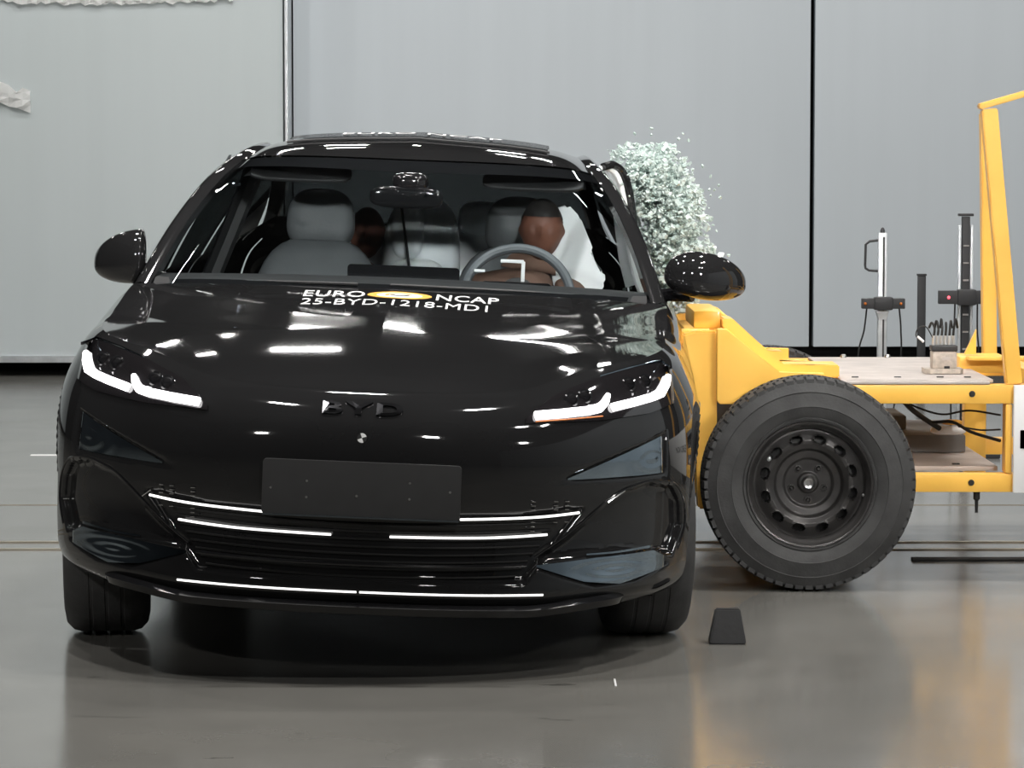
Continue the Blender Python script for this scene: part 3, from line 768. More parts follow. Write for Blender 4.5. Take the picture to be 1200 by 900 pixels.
swirl(.045, .030, .032, .020, M['orange'], .002, 20, 200); swirl(.030, .018, .018, .008, M['ink'], .002, 190, 380)
deck_text('EURO NCAP', .01, .55, 2.64, .10, ROOFT, M['decal'], 'roof_lettering', roof, .01)
for v in roof.children[0].data.vertices: v.co.z += .016
# mirrors -----------------------------------------------------------------
def door_mirror(sd, cx, cz, wx, hz, y, flat_in):
    root = empty('door_mirror', (0, 0, 0)); root.parent = car
    bm = bmesh.new(); bmesh.ops.create_uvsphere(bm, u_segments=40, v_segments=24, radius=1)
    for v in bm.verts:
        x, yy, z = v.co
        u = x * sd                        # +1 outboard
        zz = z * (1 - .10 * u) if z > 0 else z * .62
        zz = math.copysign(abs(zz) ** .85, zz)
        if flat_in and u < -.15: u = -.15 - (abs(u) - .15) * .12
        v.co = (cx + sd * u * wx, y + (yy * .085 if yy < 0 else yy * .03) - .03 * (1 - u * u) + .05 * u, cz + zz * hz - .012 * u)
    cfin('mirror_housing', bm, M['paint'], root, angle=70)
    bm = bmesh.new(); addtube(bm, [np.array(onf2) for onf2 in ((cx - sd * wx * .3, y, cz - hz * .45), (sd * .86, y + .03, cz - hz * .55), (sd * .80, y + .05, .972))], [.03, .022, .026], 10); cfin('mirror_arm', bm, M['gloss'], root)
    bm = bmesh.new(); addtube(bm, [(cx + sd * wx * t_, y - .088 + .06 * abs(t_) ** 1.5 + .05 * t_, cz - hz * .30) for t_ in np.linspace(-.5, .85, 12)], .004, 6); cfin('mirror_crease', bm, M['gloss'], root)
door_mirror(1, .972, 1.035, .135, .092, 1.93, False)
door_mirror(-1, -.868, 1.022, .145, .105, 1.93, True)
# bent rear door window frame, pushed outwards on the struck side
bm = bmesh.new(); FR = [(.640, 2.86, 1.385), (.676, 2.92, 1.392), (.715, 2.95, 1.36), (.742, 2.95, 1.27), (.770, 2.92, 1.10), (.800, 2.88, .99), (.83, 2.80, .93)]
addtube(bm, FR, .015, 8, n=40); cfin('window_frame', bm, M['gloss'], label='bent window frame sprung outwards')
bm = bmesh.new(); addtube(bm, [(x - .022, y - .012, z - .010) for x, y, z in FR], .011, 8, n=40); cfin('window_seal', bm, M['bag'], label='bright inner edge of the bent window frame')
bm = bmesh.new(); rows = [[np.array(p) + np.array((-.028 - .012 * k, -.012, -.014 - .004 * k)) for p in catmull(FR[1:6], 20)] for k in range(4)]
addgrid(bm, rows); bmesh.ops.solidify(bm, geom=bm.faces[:], thickness=.004); cfin('inner_frame_trim', bm, M['seat2'])
# crumple cover near the right wing (dust of glass)
# cabin -------------------------------------------------------------------
bm = bmesh.new(); rows = []
for (y, z) in ((1.50, .955), (1.62, 1.003), (1.80, 1.01), (1.98, .985), (2.02, .85), (2.0, .6)):
    rows.append([(x, y + .10 * (abs(x) / .78) ** 2.5, z - .02 * (abs(x) / .78) ** 2) for x in np.linspace(-.78, .78, 30)])
addgrid(bm, rows); cfin('dashboard', bm, M['dash'])
bm = bmesh.new(); addprism(bm, [(x, z + .965) for x, z in rbox(.36, .16, .012)], 'y', 1.86, 1.878); cfin('centre_screen', bm, M['gloss'], angle=30)
bm = bmesh.new(); addprism(bm, [(x + .365, z + .985) for x, z in rbox(.22, .05, .01)], 'y', 1.80, 1.815); cfin('instrument_screen', bm, M['gloss'])
sw = empty('steering_wheel', (0, 0, 0)); sw.parent = car
bm = bmesh.new(); RW, tl = .178, radians(24); cw = np.array((.365, 2.10, .945))
addtube(bm, [cw + np.array((RW * cos(a), RW * sin(a) * sin(tl), RW * sin(a) * cos(tl))) for a in np.linspace(0, 2 * pi, 49)], .016, 10, cap=False); bmesh.ops.remove_doubles(bm, verts=bm.verts, dist=1e-4); cfin('rim', bm, M['wheelm'], sw)
bm = bmesh.new()
for a in (pi, 0, -pi / 2): addtube(bm, [cw + np.array((.03 * cos(a), -.01, .03 * sin(a))), cw + np.array((RW * cos(a), RW * sin(a) * sin(tl), RW * sin(a) * cos(tl)))], [.026, .014], 8)
cfin('spoke', bm, M['dash'], sw)
bm = bmesh.new(); addlathe(bm, [(0, -.03), (.05, -.028), (.068, -.01), (.068, .02), (0, .03)], 24, 'y', tuple(cw)); cfin('hub', bm, M['dash'], sw)
bm = bmesh.new(); addtube(bm, [cw + np.array((0, -.02, 0)), (.365, 1.90, .90)], .035, 10); cfin('column', bm, M['dash'], sw)
bm = bmesh.new(); addbox(bm, (.347, 1.93, 1.072), (.075, .012, .011), bev=.002); addbox(bm, (.383, 1.93, 1.040), (.012, .012, .065), bev=.002); cfin('white_l_shape', bm, M['white'], sw)  # white L shape of two small bars at the steering wheel
bm = bmesh.new(); addbox(bm, (.242, 1.95, 1.037), (.035, .008, .009), bev=.002); cfin('control_label', bm, M['white'], sw)
# seats
def soft(bm, c, s, p=3.0, rot=None, taper=0, seg=24):
    b2 = bmesh.new(); bmesh.ops.create_uvsphere(b2, u_segments=seg * 2, v_segments=seg, radius=1)
    for v in b2.verts:
        q = v.co; n_ = (abs(q.x) ** p + abs(q.y) ** p + abs(q.z) ** p) ** (1 / p); q = q / n_
        k = 1 - taper * (q.z * .5 + .5); v.co = Vector((q.x * s[0] * k, q.y * s[1], q.z * s[2]))
    if rot: bmesh.ops.rotate(b2, verts=b2.verts, cent=(0, 0, 0), matrix=rot)
    bmesh.ops.translate(b2, verts=b2.verts, vec=c); me = bpy.data.meshes.new('t'); b2.to_mesh(me); b2.free(); bm.from_mesh(me); bpy.data.meshes.remove(me)
def seat(x, m, hr, yb=2.62):
    root = empty('seat', (0, 0, 0)); root.parent = car
    bm = bmesh.new(); soft(bm, (x, yb - .30, .50), (.26, .28, .10), 3.5); cfin('seat_cushion', bm, m, root)
    bm = bmesh.new(); soft(bm, (x, yb, .78), (.265, .10, .33), 3.2, Matrix.Rotation(radians(-18), 3, 'X'), .22); cfin('backrest', bm, m, root)
    bm = bmesh.new(); soft(bm, (x, yb + .11, 1.165 + hr), (.125, .065, .105), 2.8, Matrix.Rotation(radians(-12), 3, 'X'), .12); cfin('headrest', bm, m, root)
    bm = bmesh.new()
    for dx in (-.06, .06): addtube(bm, [(x + dx, yb + .06, 1.0), (x + dx, yb + .10, 1.12)], .007, 8)
    cfin('headrest_post', bm, M['steel'], root)
seat(-.335, M['seat'], .0); seat(.355, M['seat'], .0)
# rear bench
rb = empty('rear_seat', (0, 0, 0)); rb.parent = car
bm = bmesh.new(); soft(bm, (0, 3.25, .48), (.66, .26, .11), 4); cfin('seat_cushion', bm, M['seat2'], rb)
bm = bmesh.new(); soft(bm, (0, 3.62, .78), (.66, .11, .36), 4, Matrix.Rotation(radians(-22), 3, 'X'), .1); cfin('backrest', bm, M['seat2'], rb)
for x in (-.38, .20, .40): bm = bmesh.new(); soft(bm, (x, 3.70, 1.16), (.09, .05, .075), 2.8); cfin('headrest', bm, M['seat2'], rb)
# rear view mirror, sensor pod, visors
bm = bmesh.new(); soft(bm, (-.01, 2.06, 1.262), (.120, .022, .036), 3.5); soft(bm, (0, 2.12, 1.31), (.06, .08, .035), 3); rv = cfin('rear_view_mirror', bm, M['gloss'])
bm = bmesh.new(); addbox(bm, (.055, 2.036, 1.272), (.010, .004, .008)); cfin('sensor', bm, M['smoke'], rv)
for x in (-.38, .40): bm = bmesh.new(); soft(bm, (x, 2.36, 1.325), (.17, .06, .010), 4, Matrix.Rotation(radians(25), 3, 'X')); cfin('sun_visor', bm, M['plate'])
bm = bmesh.new(); addbox(bm, (-.57, 2.09, 1.282), (.028, .004, .010), bev=.001); cfin('windscreen_label', bm, M['smoke'])
# curtain airbag on the struck side
root = bm = bmesh.new(); out = [(.47, 1.235), (.52, 1.255), (.565, 1.21), (.615, 1.10), (.605, 1.06), (.655, 1.03), (.66, .99), (.64, .95), (.47, .94), (.485, 1.02), (.455, 1.12)]
addprism(bm, out, 'y', 2.52, 2.58); bmesh.ops.bevel(bm, geom=bm.edges[:], offset=.012, segments=2, affect='EDGES'); cfin('curtain_airbag', bm, M['bag'], label='white inflated airbag hanging at the driver window')
# inner door pillar seen at left
bm = bmesh.new(); addtube(bm, [(-.70, 2.62, .95), (-.63, 2.66, 1.15), (-.57, 2.70, 1.33)], .035, 8, n=12); cfin('inner_pillar', bm, M['plate'])
bm = bmesh.new(); addgrid(bm, [[(x, y, 1.36 + .04 * sin(pi * (y - 2.4) / 1.6) - .06 * (x / .6) ** 2) for x in np.linspace(-.58, .58, 14)] for y in np.linspace(2.42, 3.75, 12)]); cfin('headliner', bm, M['seat'])

# ------------------------------------------------------------------ things in the cabin (world coordinates)
def wfin(name, bm, m, parent=None, **k):
    for v in bm.verts: v.co = CW(v.co)
    return finish(name, bm, m, parent, **k)
def skin(name, joints, bones, m, parent):
    """one continuous body from a skeleton (car coordinates)"""
    me = bpy.data.meshes.new(name); me.from_pydata([tuple(CW(j[0])) for j in joints], bones, [])
    o = bpy.data.objects.new(name, me); C.objects.link(o)
    sm = o.modifiers.new('s', 'SKIN'); sub = o.modifiers.new('u', 'SUBSURF'); sub.levels = 2; sub.render_levels = 2
    if not me.skin_vertices: 
        bpy.context.view_layer.update()
    for i, (_, r) in enumerate(joints):
        sv = me.skin_vertices[0].data[i]; sv.radius = (r, r) if not isinstance(r, tuple) else r; sv.use_root = (i == 0)
    bpy.context.view_layer.update()
    m2 = bpy.data.meshes.new_from_object(o.evaluated_get(bpy.context.evaluated_depsgraph_get())); o.modifiers.clear(); o.data = m2
    m2.materials.clear(); m2.materials.append(m); m2.shade_smooth()
    if parent: o.parent = parent
    return o
def head(c, r, mskin, parent, cap=True):
    c = Vector(c)
    bm = bmesh.new(); bmesh.ops.create_uvsphere(bm, u_segments=48, v_segments=32, radius=1)
    for v in bm.verts:
        x, y, z = v.co
        wz = .78 - .16 * max(0, -z) ** 1.5; fy = 1.0
        yy = y * (.98 if y < 0 else 1.05); 
        if y < 0:                                    # face side (towards the camera, -y)
            yy -= .20 * math.exp(-((x / .16) ** 2 + ((z + .12) / .20) ** 2))     # nose
            yy += .10 * (math.exp(-(((x - .30) / .14) ** 2 + ((z - .06) / .11) ** 2)) + math.exp(-(((x + .30) / .14) ** 2 + ((z - .06) / .11) ** 2)))   # sockets
            yy -= .05 * math.exp(-((x / .28) ** 2 + ((z + .48) / .06) ** 2)); yy += .05 * math.exp(-((x / .25) ** 2 + ((z + .42) / .025) ** 2))
            yy -= .08 * math.exp(-((x / .22) ** 2 + ((z + .80) / .15) ** 2))
        xx = x * wz
        for sd in (-1, 1): xx += sd * .10 * math.exp(-(((x - sd) / .22) ** 2 + ((z + .05) / .18) ** 2 + ((y - .1) / .15) ** 2))
        v.co = c + Vector((xx, yy * .92, z * 1.12)) * r
    o = wfin('head', bm, mskin, parent)
    if cap:
        bm = bmesh.new(); bmesh.ops.create_uvsphere(bm, u_segments=40, v_segments=28, radius=1)
        bmesh.ops.delete(bm, geom=[v for v in bm.verts if v.co.z < .28 - .5 * v.co.y * (1 if v.co.y > 0 else .25)], context='VERTS')
        for v in bm.verts: v.co = c + Vector((v.co.x * .82, v.co.y * .98, v.co.z * 1.16)) * r
        wfin('skull_cap', bm, M['capm'], parent)
def hand(o, root, sgn):
    """a palm and five curled fingers that close on the steering wheel rim"""
    o = Vector(o)
    j = [((o.x, o.y, o.z), .022), ((o.x, o.y - .045, o.z + .012), .026)]
    b = [(0, 1)]
    for k in range(4):
        fx = (k - 1.5) * .019; L_ = (.028, .032, .030, .024)[k]
        n = len(j); j += [((o.x + fx, o.y - .070, o.z + .022), .0095), ((o.x + fx, o.y - .078 - L_ * .7, o.z + .004), .0085), ((o.x + fx, o.y - .070 - L_ * .5, o.z - .020), .0075), ((o.x + fx, o.y - .052, o.z - .024), .0065)]
        b += [(1, n), (n, n + 1), (n + 1, n + 2), (n + 2, n + 3)]
    n = len(j); j += [((o.x - sgn * .032, o.y - .030, o.z - .004), .0105), ((o.x - sgn * .036, o.y - .055, o.z - .016), .009), ((o.x - sgn * .026, o.y - .072, o.z - .020), .0075)]
    b += [(0, n), (n, n + 1), (n + 1, n + 2)]
    return skin('hand', j, b, M['skin'], root)
dm = empty('crash_test_dummy', (0, 0, 0), label='crash test dummy with brown head and black cap sitting behind the steering wheel', cat='dummy', group=None)
J = [((.365, 2.36, .60), (.13, .10)), ((.365, 2.44, .78), (.14, .10)), ((.38, 2.48, .93), (.15, .10)), ((.40, 2.50, 1.02), (.07, .06)), ((.425, 2.50, 1.09), (.05, .05)),
     ((.20, 2.47, .96), .055), ((.12, 2.32, .80), .042), ((.19, 2.14, .93), .028), ((.56, 2.46, .96), .055), ((.60, 2.30, .80), .042), ((.54, 2.14, .93), .028),
     ((.27, 2.30, .58), .085), ((.26, 1.95, .66), .065), ((.26, 1.72, .42), .045), ((.46, 2.30, .58), .085), ((.47, 1.95, .66), .065), ((.47, 1.72, .42), .045)]
skin('body', J, [(0, 1), (1, 2), (2, 3), (3, 4), (2, 5), (5, 6), (6, 7), (2, 8), (8, 9), (9, 10), (0, 11), (11, 12), (12, 13), (0, 14), (14, 15), (15, 16)], M['suit'], dm)
head((.435, 2.47, 1.165), .092, M['skin'], dm)
hand((.19, 2.155, .95), dm, -1); hand((.54, 2.155, .95), dm, 1)
cdm = empty('crash_test_dummy', (0, 0, 0), label='small child-size crash test dummy in the back seat, orange-brown, half hidden by the passenger headrest', cat='dummy')
J = [((-.25, 3.36, .66), (.10, .08)), ((-.25, 3.42, .80), (.11, .08)), ((-.25, 3.45, .92), (.11, .075)), ((-.25, 3.45, 1.0), (.045, .04)), ((-.25, 3.44, 1.04), .04),
     ((-.14, 3.42, .93), .04), ((-.10, 3.30, .80), .032), ((-.14, 3.16, .72), .024), ((-.36, 3.42, .93), .04), ((-.40, 3.30, .80), .032), ((-.36, 3.16, .72), .024),
     ((-.19, 3.28, .64), .06), ((-.18, 3.02, .66), .05), ((-.18, 2.96, .45), .035), ((-.31, 3.28, .64), .06), ((-.32, 3.02, .66), .05), ((-.32, 2.96, .45), .035)]
skin('body', J, [(0, 1), (1, 2), (2, 3), (3, 4), (2, 5), (5, 6), (6, 7), (2, 8), (8, 9), (9, 10), (0, 11), (11, 12), (12, 13), (0, 14), (14, 15), (15, 16)], M['suit'], cdm)
head((-.215, 3.43, 1.105), .085, M['skin'], cdm, cap=False)
# child seat in the rear centre
cs = empty('child_seat', (0, 0, 0), label='pale grey child restraint seat seen between the two front seats', cat='child seat')
bm = bmesh.new(); soft(bm, (-.01, 3.38, 1.03), (.155, .07, .22), 3.0, Matrix.Rotation(radians(-14), 3, 'X'), .15); wfin('seat_shell', bm, M['seat2'], cs)
bm = bmesh.new(); soft(bm, (-.02, 3.30, .93), (.115, .06, .095), 2.4); wfin('cushion', bm, M['bag'], cs)
bm = bmesh.new(); soft(bm, (-.06, 3.31, 1.13), (.06, .03, .11), 3); wfin('headrest_pad', bm, M['seat2'], cs)
bm = bmesh.new(); addtube(bm, [(-.085, 3.26, 1.22), (-.055, 3.235, 1.05), (-.035, 3.22, .92)], .005, 6); wfin('belt', bm, M['dash'], cs)

# ------------------------------------------------------------------ glass cloud
def inside(px, pz, poly): return inpoly(poly, px, pz)
cloud = [(.33, 1.42), (.42, 1.445), (.55, 1.445), (.61, 1.37), (.66, 1.27), (.68, 1.19), (.665, 1.12), (.71, 1.07), (.715, 1.0), (.66, .95), (.62, .86), (.50, .84), (.46, .90), (.44, 1.1), (.36, 1.3)]
def shard(bm, c, s, rnd):
    R = Matrix.Rotation(rnd.uniform(0, 6.28), 3, Vector((rnd.gauss(0, 1), rnd.gauss(0, 1), rnd.gauss(0, 1))).normalized())
    d = (s * rnd.uniform(.6, 1.6), s * rnd.uniform(.5, 1.1), s * rnd.uniform(.3, .7))
    V = [bm.verts.new(Vector(c) + R @ Vector((sx * d[0] * rnd.uniform(.5, 1), sy * d[1] * rnd.uniform(.5, 1), sz * d[2])) * .5) for sx, sy, sz in
         ((-1, -1, -1), (1, -1, -1), (1, 1, -1), (-1, 1, -1), (-1, -1, 1), (1, -1, 1), (1, 1, 1), (-1, 1, 1))]
    for f in ((0, 3, 2, 1), (4, 5, 6, 7), (0, 1, 5, 4), (1, 2, 6, 5), (2, 3, 7, 6), (3, 0, 4, 7)): bm.faces.new([V[i] for i in f])
bm = bmesh.new(); rnd = random.Random(11); n = 0
while n < 13000:
    x = rnd.uniform(.33, .74); z = rnd.uniform(.83, 1.45)
    if not inpoly(cloud, x, z): continue
    d = pdist(cloud, x, z) - .03 * (1 + sin(x * 55 + z * 31) * sin(z * 67 - x * 23)); dens = min(1, .10 + max(d, 0) / .05) * (1 if z > .92 else .75)
    dens *= .55 + .45 * sin(x * 61 + 3 * sin(z * 37)) * sin(z * 53 + 2 * sin(x * 41)) + .3
    if rnd.random() > dens: continue
    shard(bm, (x * 1.045, 11.7 + rnd.gauss(0, .13), 1.4 + (z - 1.4) * 1.045), rnd.choice((.007, .009, .012, .019)) * (1.1 if d > .05 else 1), rnd); n += 1
finish('glass_burst', bm, M['shard'], smooth=False, label='burst of greenish-white crumbs from the shattered side window, hanging in the air', cat='broken glass', kind='stuff')
sh0 = None
for i in range(34):
    while True:
        x = rnd.uniform(.36, .80); z = rnd.uniform(.9, 1.5)
        d = pdist(cloud, x, z)
        if -.07 < d < -.012 and x > .38: break
    if sh0 is None or i % 6 == 0:
        bm = bmesh.new(); shard(bm, (0, 0, 0), .013, rnd); sh0 = finish('glass_fragment', bm, M['shard'], smooth=False); o = sh0
    else: o = sh0.copy(); C.objects.link(o)
    o.location = (x * 1.045, 11.7 + rnd.gauss(0, .1), 1.4 + (z - 1.4) * 1.045); o.rotation_euler = (rnd.uniform(0, 6), rnd.uniform(0, 6), 0)
    tag(o, 'tiny loose crumb of window glass flying clear of the white glass burst', 'glass crumb', 'loose glass crumbs around the burst')

# ------------------------------------------------------------------ TROLLEY
tr = empty('impact_trolley', (.955, 10.45, 0), label='yellow steel crash barrier trolley on black steel wheels, run into the side of the sedan', cat='trolley')
def tf(name, bm, m, parent=tr, **k):
    off = Vector(tr.location)
    if parent is tr:
        for v in bm.verts: v.co -= off
    return finish(name, bm, m, parent, **k)
def tbox(name, x0, x1, y0, y1, z0, z1, m=None, bev=.004, parent=tr, **k):
    bm = bmesh.new(); addbox(bm, ((x0 + x1) / 2, (y0 + y1) / 2, (z0 + z1) / 2), (x1 - x0, y1 - y0, z1 - z0), bev=bev)
    return tf(name, bm, m or M['yellow'], parent, **k)
YN, YF = 10.50, 11.90        # near / far faces of the frame
r1 = tbox('upper_rail', 1.03, 3.4, YN, YN + .07, .590, .652)
r2 = tbox('lower_rail', .74, 3.4, YN, YN + .07, .300, .360)
tbox('upper_rail', .74, 3.4, YF - .07, YF, .590, .652); tbox('lower_rail', .74, 3.4, YF - .07, YF, .300, .360)
tbox('end_post', 1.612, 1.634, YN, YN + .07, .362, .588)
tbox('frame_post', 1.655, 1.735, YF - .14, YF - .07, .24, .589)
for x in (1.14, 1.80, 3.36): tbox('cross_member', x, x + .06, YN + .072, YF - .072, .592, .65)
for x in (1.20, 3.34): tbox('cross_member', x, x + .06, YN + .072, YF - .072, .302, .33)
for z, r in ((.622, r1), (.331, r2)):
    bm = bmesh.new(); addlathe(bm, [(0, -.006), (.0085, -.006), (.0105, 0), (.0105, .002)], 16, 'y', (1.502, YN, z)); tf('bolt_hole', bm, M['ink'], tr)
bm = bmesh.new(); addlathe(bm, [(0, -.07), (.005, -.07), (.006, -.03), (.011, -.025), (.011, 0), (0, 0)], 12, 'z', (1.525, YN + .035, .299)); tf('drain_bolt', bm, M['ink'])
# barrier mounting head at the front
def head_side(y0, y1):
    bm = bmesh.new(); addprism(bm, [(.668, .835), (.700, .835), (.872, .690), (1.02, .690), (1.02, .60), (.745, .588), (.678, .588), (.668, .60)], 'y', y0, y1)
    bmesh.ops.bevel(bm, geom=bm.edges[:], offset=.003, segments=1, affect='EDGES'); tf('gusset_plate', bm, M['yellow'], smooth=False)
head_side(YN + .005, YN + .035); head_side(YF - .035, YF - .02)
bm = bmesh.new(); addprism(bm, [(.560, .815), (.598, .825), (.672, .825), (.672, .26), (.648, .24), (.612, .24), (.600, .5)], 'y', YN + .04, YN + .16)
bmesh.ops.bevel(bm, geom=bm.edges[:], offset=.006, segments=2, affect='EDGES'); tf('front_column', bm, M['yellow'])
bm = bmesh.new(); addprism(bm, [(.560, .815), (.598, .825), (.672, .825), (.672, .26), (.648, .24), (.612, .24), (.600, .5)], 'y', YF - .16, YF - .04)
bmesh.ops.bevel(bm, geom=bm.edges[:], offset=.006, segments=2, affect='EDGES'); tf('front_column', bm, M['yellow'])
tbox('front_beam', .60, .668, YN + .165, YF - .165, .60, .80); tbox('front_beam', .60, .668, YN + .165, YF - .165, .28, .42)
tbox('head_block', .598, .689, YN + .12, YN + .62, .828, .889, bev=.012)
bm = bmesh.new(); addbox(bm, (.60, YN + .11, .82), (.10, .03, .02), bev=.004); tf('weld_seam', bm, M['yellow'])
def slope(y0, y1, xe):
    bm = bmesh.new(); addprism(bm, [(.690, .866), (.722, .866), (.888, .714), (xe, .714), (xe, .672), (.872, .672), (.690, .835)], 'y', y0, y1)
    bmesh.ops.bevel(bm, geom=bm.edges[:], offset=.004, segments=2, affect='EDGES'); tf('sloping_beam', bm, M['yellow'])
slope(YN + .037, YN + .24, 1.072); slope(YF - .62, YF - .48, .95)
# crash barrier block facing the car (mostly hidden by it)
bm = bmesh.new()
for k in range(3):
    for j in range(2): addbox(bm, (.585 - .0, 0, 0), (.001, .001, .001))
bm.free()
# deck plate
dk = tbox('deck_plate', 1.075, 1.575, YN + .03, 11.70, .657, .668, M['deck'], bev=.003)
tbox('deck_edge', 1.075, 1.56, YN + .0, YN + .028, .6535, .664, M['deck'], bev=.002, parent=tr)
for x in (1.13, 1.27, 1.41, 1.50):
    bm = bmesh.new(); addbox(bm, (x, YN + .10, .671), (.022, .012, .003)); tf('deck_slot', bm, M['ink'])
for x in (1.20, 1.36): bm = bmesh.new(); addlathe(bm, [(0, .012), (.008, .012), (.011, .008), (.011, 0)], 6, 'z', (x, 11.66, .668)); tf('deck_bolt', bm, M['steel'])
# lower tray, ballast
tbox('lower_tray', 1.09, 1.60, YN + .08, YF - .12, .362, .378, M['deck'], bev=.002)
tbox('ballast_plate', 1.02, 1.56, YN + .55, YF - .2, .380, .440, M['grey'], bev=.006)
tbox('ballast_plate', 1.02, 1.38, YN + .75, YF - .3, .442, .490, M['grey'], bev=.006)
bm = bmesh.new(); addbox(bm, (1.47, YN + .14, .379), (.024, .02, .006)); tf('tray_clip', bm, M['ink'])
# rear yellow brackets
tbox('rear_bracket', 1.535, 1.70, YN + .55, YN + .75, .655, .71, bev=.006); tbox('rear_bracket', 1.56, 1.78, YN + .48, YN + .55, .70, .713, bev=.003)
bm = bmesh.new(); addprism(bm, [(1.56, .715), (1.60, .715), (1.60, .80)], 'y', YN + .60, YN + .62); tf('bracket_gusset', bm, M['yellow'], smooth=False)
# A frame posts
def post(name, x0, z0, x1, z1, y, wdt, dep):
    bm = bmesh.new(); d = Vector((x1 - x0, 0, z1 - z0)); n = Vector((d.z, 0, -d.x)).normalized() * wdt / 2
    pts = [(x0 - n.x, z0 - n.z), (x0 + n.x, z0 + n.z), (x1 + n.x, z1 + n.z), (x1 - n.x, z1 - n.z)]
    addprism(bm, pts, 'y', y, y + dep); bmesh.ops.bevel(bm, geom=bm.edges[:], offset=.004, segments=2, affect='EDGES'); return tf(name, bm, M['yellow'])
post('brace_post', 1.640, .653, 1.550, 1.550, YN + .0, .052, .05)
post('upright_post', 1.702, .66, 1.684, 1.55, YN + .95, .048, .06)
post('upright_post', 1.620, 1.10, 1.545, 1.55, YN + .5, .0, .0) if False else None
post('top_bar', 1.517, 1.556, 1.95, 1.680, YN - .0, .020, .055)
post('brace_post', 2.35, .653, 2.02, 1.68, YN, .052, .05)
# sign board
sg = tbox('sign_board', 1.636, 2.75, YN - .022, YN - .004, .300, .652, M['white'], bev=.002)
bm = textmesh('EURO NCAP', .105, .0005, .0018, 1.0)
xs = [v.co.x for v in bm.verts]; x0_ = min(xs)
for v in bm.verts: v.co = Vector((1.657 + (v.co.x - x0_), YN - .0235, .472 + v.co.y * .80))
tf('sign_lettering', bm, M['ink'], tr, smooth=False)
# cables hanging inside the frame
for pts, r in (([(1.06, YN + .2, .575), (1.15, YN + .25, .605), (1.26, YN + .3, .600), (1.36, YN + .3, .555), (1.44, YN + .25, .535), (1.52, YN + .2, .552), (1.61, YN + .1, .545)], .0035),
               ([(1.30, YN + .3, .60), (1.33, YN + .3, .56), (1.38, YN + .35, .52), (1.45, YN + .4, .475)], .009),
               ([(1.42, YN + .35, .50), (1.48, YN + .3, .505), (1.53, YN + .2, .48), (1.61, YN + .1, .46)], .0055),
               ([(1.50, YN + .3, .49), (1.56, YN + .2, .487), (1.61, YN + .1, .497)], .003)):
    bm = bmesh.new(); addtube(bm, pts, r, 8, n=40); tf('cable', bm, M['cable'])
bm = bmesh.new(); soft(bm, (1.49, YN + .48, .462), (.060, .04, .014), 3); tf('connector_pad', bm, M['white'], label='white pad')
bm = bmesh.new(); soft(bm, (1.505, YN + .50, .488), (.035, .03, .009), 3); tf('connector_block', bm, M['orange'], label='orange connector')
tbox('clamp', 1.43, 1.47, YN + .90, YN + .94, .56, .59, M['alu'])

